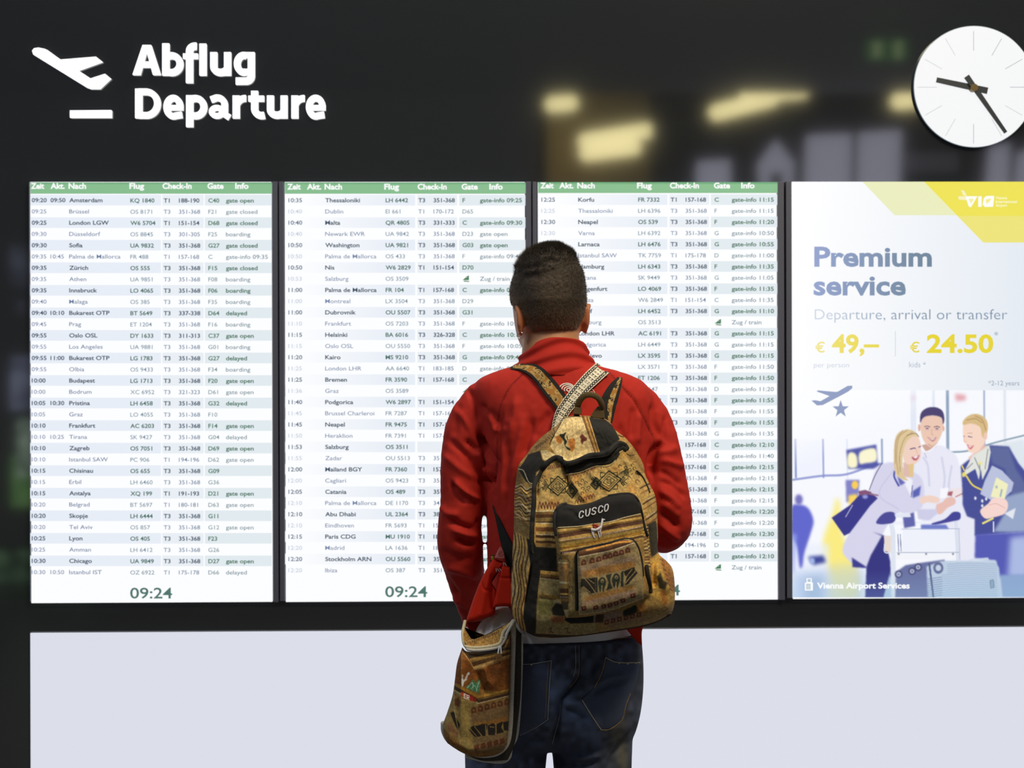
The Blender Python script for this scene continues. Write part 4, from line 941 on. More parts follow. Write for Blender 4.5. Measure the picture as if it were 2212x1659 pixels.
# crown parting: valley where the longer top meets the clipped back
q, s0 = pl_dist(hpx, hpy, [(1120, 590), (1145, 582), (1172, 576), (1185, 566), (1200, 570)]); m_ = np.exp(-(q/5)**2)*(back > 0); HV = HV-rad_*(m_*0.0045)[..., None]
q, s0 = pl_dist(hpx, hpy, [(1140, 598), (1162, 596)]); HV = HV-rad_*(np.exp(-(q/5)**2)*(back > 0)*0.0025)[..., None]
dk = np.array([60, 51, 41.]); sk = np.array([158, 122, 90.]); fade = np.clip((line_y-hpy+3)/88, 0, 1)**0.75
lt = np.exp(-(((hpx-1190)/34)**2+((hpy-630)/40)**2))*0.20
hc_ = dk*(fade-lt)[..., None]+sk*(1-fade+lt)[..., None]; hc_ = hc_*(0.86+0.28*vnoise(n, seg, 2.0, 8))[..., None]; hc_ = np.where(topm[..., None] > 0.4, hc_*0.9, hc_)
keep = cover > 0.02; idx = np.arange(n*seg).reshape(n, seg); nx_ = np.roll(idx, -1, 1)
fq = np.stack([idx[:-1], nx_[:-1], nx_[1:], idx[1:]], -1); kf = keep[:-1] & np.roll(keep, -1, 1)[:-1] & keep[1:] & np.roll(keep, -1, 1)[1:]
HF = fq[kf]; HVf = HV.reshape(-1, 3)
top_c = len(HVf); HVf = np.vstack([HVf, HV[0].mean(0)+[0, 0, .001]]); hcols = np.vstack([hc_.reshape(-1, 3), dk[None]])
# single short hairs standing off the cap
cand = np.argwhere(cover > 0.12); pick = cand[rng.integers(0, len(cand), 26000)]
b0 = HV[pick[:, 0], pick[:, 1]]; nr = rad_[pick[:, 0], pick[:, 1]]; cv_ = cover[pick[:, 0], pick[:, 1]]; tm = topm[pick[:, 0], pick[:, 1]]
dirn = nr*0.9+np.array([0, 0, -0.75])*(1-tm)[:, None]+np.array([-0.15, 0, 0.25])*tm[:, None]+rng.normal(0, .28, b0.shape); dirn /= np.linalg.norm(dirn, axis=1)[:, None]
ln = (0.0018+0.0028*cv_+0.004*tm)*(0.6+0.7*rng.random(len(b0))); sd = np.cross(dirn, rng.normal(0, 1, b0.shape)); sd /= np.linalg.norm(sd, axis=1)[:, None]
HA = b0-nr*0.0008+sd*0.00032; HB = b0-nr*0.0008-sd*0.00032; HC = b0+dirn*ln[:, None]
m0 = len(HVf); HVf = np.vstack([HVf, np.stack([HA, HB, HC], 1).reshape(-1, 3)]); sc_ = hc_[pick[:, 0], pick[:, 1]]*(0.75+0.5*rng.random(len(b0)))[:, None]
hcols = np.vstack([hcols, np.repeat(sc_, 3, 0)]); k3_ = m0+np.arange(len(b0))*3
faces = [tuple(q) for q in HF]+[(int(idx[0, j]), int(top_c), int(idx[0, (j+1) % seg])) for j in range(seg)]+[(int(a), int(a)+1, int(a)+2) for a in k3_]
mk('hair', HVf, faces, M_hair, person, lin(np.clip(hcols, 0, 255)))
t_ = np.linspace(0, 2*math.pi*0.93, 20)+1.9; hc0 = W3(1124, 724, 2.985)
tube('earring', np.stack([hc0[0]+.0062*np.cos(t_), np.full(20, hc0[1]), hc0[2]+.0062*np.sin(t_)], 1), .0007, mat('silver', (220, 220, 225), 0.2, metal=1.0), person, seg=8)

# ---- jacket ----
torso_j = ringstack([(778, 1135, 1272, 3.05, .075), (790, 1112, 1288, 3.05, .085), (804, 1062, 1345, 3.05, .094), (822, 1026, 1390, 3.05, .10), (856, 1022, 1412, 3.05, .112), (920, 1040, 1412, 3.05, .122), (1000, 1050, 1410, 3.05, .128),
                     (1100, 1052, 1407, 3.05, .13), (1200, 1052, 1402, 3.05, .13), (1290, 1054, 1396, 3.05, .132, 10), (1316, 1066, 1392, 3.05, .132, 12), (1331, 1074, 1390, 3.05, .132, 14)], seg=56, n=50, e=2.5)
slL = limb(LARM, n=30, seg=24); slR = limb(RARM, n=30, seg=24)
JV, JN, JF = remesh(join_geo([torso_j, slL, slR]), 0.0044, 6)
k2 = lambda L: [(930+x*.24116, 720+y*.24111) for x, y in L]
kr = lambda L: [(1200+x*.24115, 720+y*.24111) for x, y in L]
k5 = lambda L: [(930+x*.1929, 1080+y*.1929) for x, y in L]
k4 = lambda L: [(1090+x*.25325, 980+y*.25316) for x, y in L]
folds = [(k2([(330, 490), (400, 640), (425, 800)]), -.006, 7), (k2([(200, 640), (300, 800), (400, 1000), (540, 1160)]), .006, 9), (k2([(430, 900), (500, 1050), (560, 1150)]), -.014, 6),
         (k2([(440, 640), (560, 740), (600, 860)]), -.006, 8), (k2([(150, 940), (300, 1080), (430, 1230), (490, 1330)]), -.006, 7), (k2([(110, 1080), (250, 1200), (400, 1300)]), .004, 8), (k2([(430, 1330), (500, 1330), (560, 1340)]), -.010, 8),
         (k2([(200, 1310), (330, 1430), (450, 1490)]), .008, 6), (k2([(190, 1330), (240, 1430), (330, 1520)]), -.007, 7), (k2([(310, 960), (360, 1000), (420, 1060)]), -.006, 6), (k2([(580, 1100), (560, 1250), (480, 1440)]), -.008, 8),
         (k2([(500, 640), (560, 800), (590, 900)]), .005, 7), (k2([(250, 620), (230, 800), (200, 950)]), -.003, 9), (k2([(640, 680), (620, 900), (605, 1300)]), -.004, 6), (k2([(690, 750), (720, 850), (600, 860)]), .002, 9),
         (k5([(200, 210), (330, 290), (500, 340)]), -.007, 8), (k5([(230, 320), (380, 370), (540, 410)]), .006, 8), (k5([(290, 430), (420, 490), (530, 480)]), -.009, 7), (k5([(110, 60), (200, 150), (330, 160)]), .005, 8), (k5([(560, 200), (520, 300), (500, 320)]), -.006, 7),
         (k5([(120, 800), (230, 950), (330, 1100)]), -.004, 6), (k5([(150, 740), (350, 800), (540, 880)]), .005, 9), (k5([(100, 560), (300, 660), (520, 640)]), -.004, 10), (k5([(230, 880), (400, 900), (520, 960)]), -.004, 9), (k5([(230, 1080), (330, 1150), (420, 1200)]), .005, 8), (k5([(300, 1180), (380, 1250), (420, 1280)]), -.004, 6),
         (k2([(910, 740), (885, 900), (820, 1120)]), -.006, 9), (k2([(770, 560), (750, 800), (700, 1000)]), .005, 10), (k2([(830, 700), (800, 950), (720, 1300)]), .004, 9), (k2([(640, 950), (660, 1200), (640, 1500)]), .004, 9), (k2([(700, 1000), (680, 1300), (690, 1600)]), -.004, 7), (k2([(1080, 700), (1000, 800), (920, 950)]), -.005, 9),
         (kr([(600, 490), (720, 620), (840, 850), (880, 960)]), -.0035, 3.5), (kr([(875, 620), (880, 800), (960, 950)]), -.005, 8), (kr([(750, 700), (730, 900), (740, 1000)]), .005, 8), (kr([(700, 650), (690, 850), (680, 950)]), -.004, 8),
         (kr([(875, 1300), (870, 1100), (960, 960)]), -.013, 8), (kr([(900, 1050), (1000, 1060), (1080, 1020)]), .005, 10), (kr([(930, 1130), (1040, 1160), (1150, 1210)]), .006, 8), (kr([(920, 1230), (1040, 1290), (1150, 1370)]), -.005, 8), (kr([(930, 1320), (1080, 1380), (1170, 1480)]), -.006, 7), (kr([(925, 1400), (1040, 1480), (1120, 1580)]), .006, 7),
         (kr([(980, 740), (975, 850), (980, 960)]), -.004, 5), (kr([(1030, 820), (1080, 1000), (1130, 1200)]), .003, 10), (k4([(1320, 500), (1420, 570), (1490, 640)]), -.006, 7), (k4([(1320, 590), (1420, 680), (1500, 740)]), .005, 7), (k4([(1320, 680), (1400, 760), (1480, 800)]), -.005, 7),
         (k4([(1330, 420), (1420, 470), (1500, 540)]), .004, 8), (kr([(300, 250), (450, 330), (520, 420)]), .003, 10), (kr([(560, 800), (620, 950), (760, 1150)]), -.004, 9), (k2([(390, 1040), (470, 1190), (540, 1260)]), .006, 6), (k2([(250, 720), (340, 900), (440, 1080)]), -.005, 7)]
JV = fold(JV, JN, [(a, b*1.45, c*.92) for a, b, c in folds])
jpx, jpy = proj(JV)
nz = (vnoise(420, 320, 5, 11)-.5)[np.clip(((jpy-700)*.5).astype(int), 0, 419), np.clip(((jpx-900)*.5).astype(int), 0, 319)]
JV = JV+JN*(nz*0.0014)[:, None]
jc = np.tile(np.array([188, 48, 38.]), (len(JV), 1))
# darker piped seams woven into the cloth
for ln in (k2([(830, 360), (700, 500), (620, 680), (600, 900), (590, 1300)]), kr([(480, 350), (600, 480), (700, 600), (830, 850), (880, 980), (878, 1300)])):
    q, s0 = pl_dist(jpx, jpy, cat(ln, 30)); m_ = np.exp(-(q/1.6)**2)[:, None]*0.55; jc = jc*(1-m_)+np.array([80, 12, 14.])*m_
mk('jacket', JV, JF, M_jack, person, lin(jc))
TJ = bvh(JV, JF)
# collar: folded stand-up band around the neck
nu, nv = 200, 46; a_ = np.linspace(0, 2*math.pi, nu, endpoint=False)
CV = []
for j in range(nv):
    v_ = j/(nv-1); s_in = 1 if v_ < .5 else 0
    # outside from the base up (first half), roll over, inside down (second half)
    h = (v_/0.5 if v_ < .5 else (1-v_)/0.5); h = min(h, 1.0)
    xl = 1098+(1136-1098)*h; xr = 1300+(1258-1300)*h**0.8; cxm = (xl+xr)/2; rx = (xr-xl)/2
    thk = 4 if s_in else -3
    pyb = 812-(812-729)*h
    sx = np.cos(a_); sy = np.sin(a_); back_ = np.clip(-sy, 0, 1)
    pyr = pyb+np.where(sy < 0, 0, 1)*0+22*(1-back_)*h*0.9+np.where(sx < 0, 14, -2)*h*np.abs(sx)**2
    wr_ = 1.8*np.sin(6*a_+h*9)+1.4*np.sin(11*a_-h*14)
    q_ = W(cxm+(rx+thk+wr_*0.5)*sx, pyr, np.full(nu, 3.045)); ry = 0.092-0.022*h+(0.004 if s_in else -0.003)
    q_[:, 1] = 3.045+ry*sy+0.012*(1-h)*0; rr = 0.0035*np.sin(h*16+2.2*np.sin(a_*2+0.6))*(1 if s_in else 0)
    q_[:, 1] += rr*sy; q_[:, 0] += rr*sx; CV.append(q_)
CVa = np.vstack(CV); idx = np.arange(nu*nv).reshape(nv, nu); nxt = np.roll(idx, -1, 1); idn = np.r_[idx[1:], idx[:1]]; nxn = np.roll(idn, -1, 1)
CVo = mk('collar', CVa, np.stack([idx, nxt, nxn, idn], -1).reshape(-1, 4), M_jack, person, np.tile(lin((192, 48, 38)), (len(CVa), 1)))
# jacket embroidery: concentric spiral on the shoulder blades, partly hidden by the straps
M_thread = mat('white_thread', (248, 244, 238), 0.8)
emb = bpy.data.objects['jacket']
TJJ = [TJ]
def spiral_line(pts, wd=1.5, off=.0012, m=M_thread, name='embroidery', parent=emb):
    P_ = smooth_y(lay(TJJ, cat(pts, max(12, 8*len(pts))), off), 2); return tube(name, P_, wd/F*MY/2, m, parent, seg=6)
def kx(L): return [(1100+x*.18083, 780+y*.18083) for x, y in L]
for i_, rr in enumerate((18, 38, 60, 84)):
    t = np.radians(np.linspace(200 if rr > 20 else 0, -40 if rr > 20 else 360, 16)); spiral_line(kx(np.stack([712+rr*1.15*np.cos(t)-rr*0.3, 345-rr*np.sin(t)-(0 if rr < 70 else -6)], 1)), 2.5)
spiral_line(kx([(975, 330), (1000, 345), (1025, 385)]), 1.8)
for i_ in range(3): spiral_line(kx([(950+i_*22, 350+i_*8), (965+i_*22, 372+i_*8)]), 1.6)
# ---- white tee under the jacket ----
tee = ringstack([(1250, 1058, 1378, 3.05, .118), (1330, 1052, 1378, 3.05, .122), (1380, 1050, 1372, 3.05, .121), (1394, 1056, 1366, 3.05, .112)], seg=64, n=24, e=2.4)
mk('t_shirt', *tee, M_white, person)
# ---- jeans ----
jn = ringstack([(1366, 1036, 1381, 3.05, .126, -7), (1380, 1033, 1384, 3.05, .128, -7), (1396, 1030, 1386, 3.05, .130, -5), (1430, 1014, 1389, 3.05, .136), (1480, 1006, 1389, 3.05, .142), (1530, 1003, 1384, 3.05, .138), (1565, 1004, 1376, 3.05, .120), (1590, 1006, 1368, 3.05, .10), (1606, 1020, 1352, 3.05, .075), (1618, 1060, 1320, 3.05, .03)], seg=56, n=36, e=2.45)
def jleg(pts):
    A = cat(pts, 40); return tube_geo(A[:, :3], A[:, 3], 26)
xa = float(W3(1093, 1620, 3.05)[0]); xb = float(W3(1279, 1620, 3.05)[0])
pl1 = [(xa, 3.05, .82, .086), (xa, 3.05, .72, .0855), (xa-.006, 3.052, .60, .078), (xa-.014, 3.055, .46, .071), (xa-.02, 3.05, .30, .069), (xa-.02, 3.04, .16, .070), (xa-.02, 3.04, .085, .072)]
pl2 = [(xb, 3.05, .82, .088), (xb, 3.05, .72, .083), (xb+.004, 3.052, .60, .077), (xb+.012, 3.055, .46, .071), (xb+.02, 3.05, .30, .069), (xb+.02, 3.04, .16, .070), (xb+.02, 3.04, .085, .072)]
NV, NN, NF = remesh(join_geo([jn, jleg(pl1), jleg(pl2)]), 0.0046, 16)
k7j = lambda L: [(1080+x*.19837, 1330+y*.1983) for x, y in L]
jf = [(k7j([(870, 620), (850, 720), (760, 830), (670, 920), (655, 1080), (610, 1250), (555, 1480)]), -.014, 8), (k7j([(1000, 860), (1200, 750), (1400, 720)]), -.008, 7), (k7j([(1030, 780), (1180, 690), (1380, 650)]), .006, 8),
      (k7j([(690, 1040), (830, 1045), (960, 1140)]), -.008, 7), (k7j([(720, 960), (850, 960), (1000, 1080), (1080, 1220)]), .006, 8), (k7j([(560, 1500), (720, 1600), (900, 1625), (1100, 1560)]), -.006, 8), (k7j([(1180, 380), (1020, 560), (900, 760)]), -.006, 8),
      (k7j([(1280, 1400), (1380, 1150), (1480, 900)]), .004, 9), (k7j([(1180, 1640), (1300, 1400), (1400, 1250)]), -.006, 6), (k7j([(230, 1290), (400, 1320), (570, 1300)]), -.005, 8), (k7j([(230, 1360), (400, 1380), (540, 1400)]), .004, 9),
      (k7j([(1100, 1500), (950, 1560), (750, 1500)]), .005, 9), (k7j([(300, 600), (500, 640), (640, 560)]), .003, 12), (k7j([(560, 1000), (600, 1150), (560, 1300)]), .005, 10), (k7j([(960, 640), (880, 800), (760, 900)]), .007, 8), (k7j([(1060, 1300), (1200, 1330), (1330, 1250)]), -.004, 7)]
NV = fold(NV, NN, [(a, b*1.4, c) for a, b, c in jf])
npx, npy = proj(NV)
nzz = vnoise(500, 420, 9, 21)[np.clip(((npy-1350)*.8).astype(int), 0, 499), np.clip(((npx-990)*.8).astype(int), 0, 419)]
nc = np.tile(np.array([68, 76, 98.]), (len(NV), 1))*(0.62+0.76*nzz)[:, None]
for cx_, cy_, rx_, ry_, cc_, k_ in ((1205, 1487, 30, 45, (104, 124, 160), .6), (1270, 1560, 55, 40, (98, 118, 156), .55), (1110, 1480, 45, 60, (84, 98, 134), .5), (1330, 1580, 25, 45, (134, 128, 108), .5), (1375, 1430, 8, 40, (70, 72, 74), .5), (1235, 1620, 60, 20, (50, 60, 92), .5), (1120, 1610, 50, 25, (58, 70, 100), .5), (1345, 1640, 12, 50, (110, 108, 92), .6), (1195, 1600, 14, 60, (70, 72, 80), .3)):
    m_ = np.clip(np.exp(-(((npx-cx_)/rx_)**2+((npy-cy_)/ry_)**2))*k_*1.35*(0.7+0.6*nzz), 0, 1)[:, None]; nc = nc*(1-m_)+np.array(cc_, float)*m_
jean = mk('jeans', NV, NF, M_denim, person, lin(np.clip(nc, 0, 255)))
TN = [bvh(NV, NF)]
M_st = mat('gold_stitch', (196, 160, 96), 0.8); M_sl = mat('pale_stitch', (186, 190, 190), 0.8); M_den2 = mat('denim_dark', (56, 62, 80), 0.9, noise=0.3, nscale=700, bump=0.3, bscale=1500)
def on_jeans(name, pts, wd, m, off=.001, parent=jean): return tube(name, smooth_y(lay(TN, cat(pts, 8*len(pts)), off), 2), wd/F*MY/2, m, parent, seg=6)
# waistband and belt loop
def band_on(name, topc, botc, nu, nv, trees, off, thick, m, parent, cols=None, default=MY, left=None, right=None, canvas=None):
    left = left or [topc[0], botc[0]]; right = right or [topc[-1], botc[-1]]
    P_ = coons(topc, right, botc, left, nu, nv); Y = np.empty(P_.shape[:2])
    for i in range(nv):
        for j in range(nu):
            h = hit(trees, P_[i, j, 0], P_[i, j, 1], default); Y[i, j] = h[1]
    for _ in range(2):
        Z = Y.copy(); Z[1:-1, 1:-1] = (Y[1:-1, 1:-1]*4+Y[:-2, 1:-1]+Y[2:, 1:-1]+Y[1:-1, :-2]+Y[1:-1, 2:])/8; Y = Z
    c_ = canvas.sample(P_[..., 0], P_[..., 1]) if canvas is not None else (np.broadcast_to(lin(cols), P_.shape[:2]+(3,)) if cols is not None else None)
    return sheet(name, P_, Y-off-thick*edge_profile(nv, nu, .06, .1), m, parent, c_, Y+.003)
band_on('waistband', [(1128, 1384), (1180, 1381), (1254, 1378), (1330, 1375), (1376, 1371)], [(1128, 1397), (1180, 1395), (1254, 1394), (1330, 1390), (1382, 1383)], 60, 6, TN, .0015, .001, M_den2, jean)
on_jeans('stitching', k7j([(890, 262), (1100, 258), (1300, 245), (1440, 235)]), 1.0, M_st, .005)
on_jeans('seam', k7j([(875, 330), (876, 600), (850, 700), (770, 800), (670, 910)]), 2.2, M_den2, .001); on_jeans('stitching', k7j([(860, 280), (862, 590), (836, 690), (760, 785)]), 1.1, M_st, .0018); on_jeans('stitching', k7j([(820, 280), (824, 560), (800, 660)]), 0.9, M_sl, .0018); on_jeans('stitching', k7j([(655, 960), (650, 1090), (605, 1260), (570, 1400)]), 1.0, M_sl, .0018)
on_jeans('seam', k7j([(250, 530), (350, 525), (560, 490)]), 1.6, M_sl, .003)
for nm, o_ in (('left', [(1128, 1436), (1160, 1430), (1191, 1427)]),): pass
bpR = band_on('back_pocket', k7j([(1150, 455), (1240, 500), (1330, 512), (1525, 512)]), k7j([(1100, 1245), (1150, 1245), (1230, 1220), (1330, 1130)]), 46, 50, TN, .001, .0012, M_den2, jean,
              left=k7j([(1150, 455), (1110, 640), (990, 820), (895, 920), (1000, 1090), (1100, 1245)]), right=k7j([(1525, 512), (1480, 740), (1400, 920), (1360, 1050), (1330, 1130)]))
bpL = band_on('back_pocket', k7j([(60, 545), (200, 540), (350, 525), (560, 490)]), k7j([(60, 1340), (250, 1290), (400, 1210), (520, 1130)]), 46, 50, TN, .001, .0012, M_den2, jean,
              left=k7j([(60, 545), (60, 900), (60, 1340)]), right=k7j([(560, 490), (535, 800), (520, 1130)]))
for o_ in (bpR, bpL): o_.data.materials.clear(); o_.data.materials.append(mat('denim_pocket', (76, 86, 112), 0.9, noise=0.3, nscale=600, bump=0.3, bscale=1500))
TPk = TN+[bvh([bpR.matrix_world @ v.co+Vector(_wt(jean)) for v in bpR.data.vertices], [p.vertices for p in bpR.data.polygons]), bvh([v.co+Vector(_wt(jean)) for v in bpL.data.vertices], [p.vertices for p in bpL.data.polygons])]
def on_pk(pts, wd, m, off=.0008, name='stitching'): return tube(name, smooth_y(lay(TPk, cat(pts, 10*len(pts)), off), 2), wd/F*MY/2, m, jean, seg=6)
on_pk(k7j([(1150, 455), (1240, 500), (1330, 512), (1525, 512)]), 2.0, mat('pocket_edge', (200, 194, 168), 0.9)); on_pk(k7j([(1150, 460), (1110, 620), (1030, 780)]), 1.6, M_st); on_pk(k7j([(895, 920), (1000, 1090), (1100, 1240)]), 2.2, mat('pocket_edge')); on_pk(k7j([(1100, 1245), (1200, 1235), (1330, 1130), (1370, 980), (1420, 850)]), 1.3, M_st)
on_pk(k7j([(560, 492), (538, 800), (522, 1130)]), 1.5, M_sl); on_pk(k7j([(522, 1132), (400, 1215), (220, 1305)]), 1.2, M_sl); on_pk(k7j([(528, 500), (508, 800), (492, 1120)]), 0.8, M_st)
for x, y in ((1295, 512), (1388, 520), (1475, 515), (340, 530)):
    h = hit(TPk, *k7j([(x, y)])[0], MY); v1, f1 = ell(h-np.array([0, .002, 0]), (.0024, .0016, .0022), 10, 6); mk('rivet', v1, f1, mat('rivet_pale', (190, 180, 150), 0.5), jean)
# shoes
for x in (xa-.02, xb+.02):
    v1, f1 = join_geo([tube_geo(np.array([(x, 2.99, .05), (x, 3.06, .058), (x, 3.13, .052), (x, 3.21, .040), (x, 3.25, .036)]), [.040, .044, .045, .040, .030], 20, flat=((0, 0, 1.0), 1.0))])
    v1[:, 2] = np.maximum(v1[:, 2], .018); so = mk('shoe', v1, f1, mat('shoe_black', (34, 34, 38), 0.6), person)
    v1, f1 = tube_geo(np.array([(x, 2.99, .014), (x, 3.06, .014), (x, 3.15, .014), (x, 3.25, .014)]), [.042, .045, .048, .036], 20, flat=((0, 0, 1.0), 0.3)); mk('sole', v1, f1, mat('sole_white', (205, 205, 200), 0.7), so)
# ======================= backpack =======================
M_cloth = mat('woven_cloth', rough=0.92, vcol=True, noise=0.26, nscale=900, bump=0.35, bscale=1100)
M_black = mat('black_webbing', (34, 34, 32), 0.85, bump=0.3, bscale=1200)
def kb(L): return [(1100+x*.12056, 1180+y*.12056) for x, y in L]     # zoom of the lower left of the pack
def kd(L): return [(1230+x*.13264, 1150+y*.13264) for x, y in L]     # zoom of its lower right
cv = Canvas(1095, 885, 1470, 1390, 2, (160, 124, 60)); P = lambda f, pts, col, **k: cv.poly(f(pts), col, **k); L = lambda f, pts, wd, col, **k: cv.line(f(pts), max(1.15, wd*float(np.diff(np.array(f([(0, 0), (100, 0)]))[:, 0])[0])/100), col, **k)
cv.mottle(.22, 14, 1)
OC = (190, 154, 84); TN_ = (206, 180, 120); BR = (76, 46, 20); MR = (96, 38, 30); GN = (26, 34, 24); OR = (176, 104, 34); BK = (28, 28, 26); GD = (200, 160, 78); LT = (218, 200, 150); OL = (150, 134, 84); PU = (128, 104, 88)
STR = [(0, .05, LT), (.05, .13, BR), (.13, .22, GD), (.22, .27, BR), (.27, .40, OC), (.40, .46, BR), (.46, .55, (150, 112, 52)), (.55, .60, MR), (.60, .70, GD), (.70, .76, BR), (.76, .88, OC), (.88, .94, BR), (.94, 1, GD)]
# top panel
P(kx, [(640, 690), (850, 650), (1010, 1100), (690, 1205), (560, 1120), (490, 1020), (540, 880)], TN_)
for i in range(12): L(kx, [(560+i*38, 720+abs(i-5)*6), (600+i*40, 1180)], 5, (164, 134, 76) if i % 2 else (200, 172, 112), alpha=.6)
P(kx, [(850, 640), (955, 670), (1095, 1110), (1005, 1110)], (120, 80, 36)); L(kx, [(855, 650), (1012, 1100)], 9, LT); L(kx, [(905, 660), (1050, 1105)], 20, (176, 134, 62)); L(kx, [(945, 670), (1085, 1110)], 9, (214, 170, 90))
P(kx, [(955, 670), (1150, 700), (1245, 780), (1320, 930), (1250, 1010), (1190, 1080), (1090, 1115)], BK)
P(kx, [(560, 900), (620, 890), (630, 970), (590, 985), (560, 940)], OR, smooth=True, soft=.8); P(kx, [(710, 940), (780, 930), (780, 1040), (740, 1080), (710, 1000)], OR, smooth=True, soft=.8)
P(kx, [(600, 880), (640, 870), (680, 850), (660, 910), (690, 960), (670, 1010), (720, 1040), (730, 1070), (690, 1050), (660, 1000), (650, 950)], GN, smooth=True, soft=.5); L(kx, [(690, 900), (700, 940)], 10, GN)
P(kx, [(840, 900), (870, 870), (900, 900), (930, 920), (925, 950), (890, 960), (870, 1000), (855, 960), (860, 930)], MR, soft=.5)
# side strips left of the top panel
P(kx, [(520, 790), (640, 690), (540, 890), (490, 1010), (400, 1100), (230, 1130), (290, 1000), (400, 890)], (146, 112, 58))
for i in range(9): L(kx, [(300+i*26, 1040-i*22), (330+i*26, 1010-i*14), (318+i*26, 1060-i*22)], 8, (70, 46, 26))
L(kx, [(525, 800), (540, 860), (490, 960)], 12, (92, 66, 34)); L(kx, [(640, 700), (550, 860), (480, 990)], 6, BK)
P(kx, [(230, 1115), (370, 1070), (400, 1180), (500, 1150), (430, 1220), (330, 1400), (290, 1490), (200, 1440), (110, 1300)], BK)
P(kx, [(370, 1070), (440, 1060), (560, 1120), (420, 1200)], TN_, soft=.6); L(kx, [(370, 1080), (400, 1180), (430, 1190)], 8, (110, 80, 44)); L(kx, [(410, 1080), (440, 1120), (530, 1120)], 6, LT)
# left side: wavy horizontal then vertical stripes
cv.stripes([*k4([(70, 260), (245, 300), (225, 720), (55, 560)])], [(a_*.5, b_*.5, c_) for a_, b_, c_ in STR]+[(.5+a_*.5, .5+b_*.5, c_) for a_, b_, c_ in STR], wave=4, wl=24)
L(kx, [(110, 1290), (170, 1310), (230, 1440), (290, 1470)], 10, LT)
L(k4, [(95, 330), (170, 370), (240, 480)], 5, (225, 222, 205), dash=3, smooth=True); L(k4, [(85, 420), (160, 440), (235, 520)], 5, (225, 222, 205), dash=3)
P(k4, [(75, 540), (230, 610), (225, 720), (160, 700), (75, 640)], (142, 112, 56), soft=.8); L(k4, [(80, 500), (150, 545), (230, 570)], 5, LT)
cv.stripes([*k4([(65, 660), (50, 1500), (210, 1560), (215, 740)])], [(0, .10, OC), (.10, .17, BR), (.17, .30, GD), (.30, .36, BR), (.36, .44, GD), (.44, .50, BR), (.50, .62, (186, 146, 68)), (.62, .68, MR), (.68, .80, GD), (.80, .88, (96, 66, 30)), (.88, 1, OC)], wave=4.0, wl=95)
L(kb, [(190, 160), (110, 260), (80, 420), (60, 640), (70, 900)], 9, (222, 222, 208), dash=3.4); L(kb, [(250, 60), (270, 300), (200, 560), (130, 800), (110, 1100)], 9, (222, 222, 208), dash=3.4)
P(k4, [(190, 720), (255, 760), (300, 870), (310, 1000), (290, 1110), (275, 1300), (265, 1560), (190, 1540), (160, 1400), (165, 1300), (190, 1150), (220, 950)], BK, soft=.5)
# main compartment panel, ochre with diamonds
P(k4, [(270, 160), (390, 85), (510, 80), (530, 180), (640, 140), (800, 85), (950, 70), (1010, 30), (1110, 60), (1200, 260), (1290, 520), (1170, 500), (1110, 345), (900, 345), (740, 420), (600, 445), (500, 430), (430, 480), (260, 500), (255, 300)], (196, 162, 90), soft=.8)
for x, y, r_ in ((340, 180, 50), (600, 220, 60), (950, 130, 50), (1100, 300, 60), (420, 420, 50), (700, 380, 70), (860, 300, 40)): cv.disc(*k4([(x, y)])[0], r_*.25, r_*.2, (188, 128, 52), alpha=.55, soft=4)
def diamond(cx_, cy_, rx_, ry_, sk=0.0, hook=True):
    for k_, wd, c_ in ((1.0, 2.6, GN), (.72, 1.4, GN), (.48, 1.6, GN)):
        q = [(cx_-rx_*k_, cy_+sk*-rx_*k_), (cx_, cy_-ry_*k_), (cx_+rx_*k_, cy_+sk*rx_*k_), (cx_, cy_+ry_*k_), (cx_-rx_*k_, cy_+sk*-rx_*k_)]
        cv.line(k4(q), wd*1.0, c_, smooth=False)
    q = k4([(cx_-16, cy_-14), (cx_+14, cy_-18), (cx_+16, cy_+14), (cx_-14, cy_+18), (cx_-16, cy_-14)]); cv.line(q, 1.6, GN, smooth=False); cv.disc(*k4([(cx_, cy_)])[0], 1.5, 1.5, GN)
def curl(x, y, r_, s_=1, c_=GN):
    t = np.linspace(0, 4.6, 12); cv.line(k4(np.stack([x+s_*r_*np.cos(t)*(1-t/8), y-r_*np.sin(t)*(1-t/8)], 1)), 1.3, c_)
for a_ in ((455, 275, 88, 82, -.12), (890, 235, 105, 88, -.18)): diamond(*a_)
diamond(780, 255, 46, 52, -.2); diamond(575, 320, 48, 60, -.1)
for cx_, cy_, s2_ in ((455, 275, 1), (890, 235, 1.15)):
    for dx_ in (-1, 1):
        cv.line(k4([(cx_+dx_*30*s2_, cy_-60*s2_), (cx_+dx_*62*s2_, cy_-66*s2_), (cx_+dx_*64*s2_, cy_-30*s2_), (cx_+dx_*40*s2_, cy_-34*s2_)]), 1.6, GN, smooth=False); cv.line(k4([(cx_+dx_*30*s2_, cy_+60*s2_), (cx_+dx_*62*s2_, cy_+58*s2_), (cx_+dx_*66*s2_, cy_+26*s2_), (cx_+dx_*42*s2_, cy_+30*s2_)]), 1.6, GN, smooth=False)
        for e_k in range(3): cv.line(k4([(cx_+dx_*(108+e_k*12)*s2_, cy_-40+e_k*10), (cx_+dx_*(84+e_k*12)*s2_, cy_), (cx_+dx_*(108+e_k*12)*s2_, cy_+40-e_k*10)]), 1.8, GN, smooth=False)
for x, y, s_ in ((330, 200, 1), (280, 270, -1), (620, 250, -1), (660, 230, 1), (700, 320, 1), (640, 380, 1), (1010, 260, -1), (1060, 210, 1), (1120, 210, -1), (980, 110, 1), (300, 240, 1), (320, 300, -1), (350, 230, 1), (290, 320, 1), (640, 270, 1), (670, 300, -1), (690, 250, 1), (660, 340, 1), (1040, 170, 1), (1070, 140, -1), (1090, 100, 1), (1030, 120, 1), (1100, 180, -1), (720, 290, -1)): curl(x, y, 16, s_)
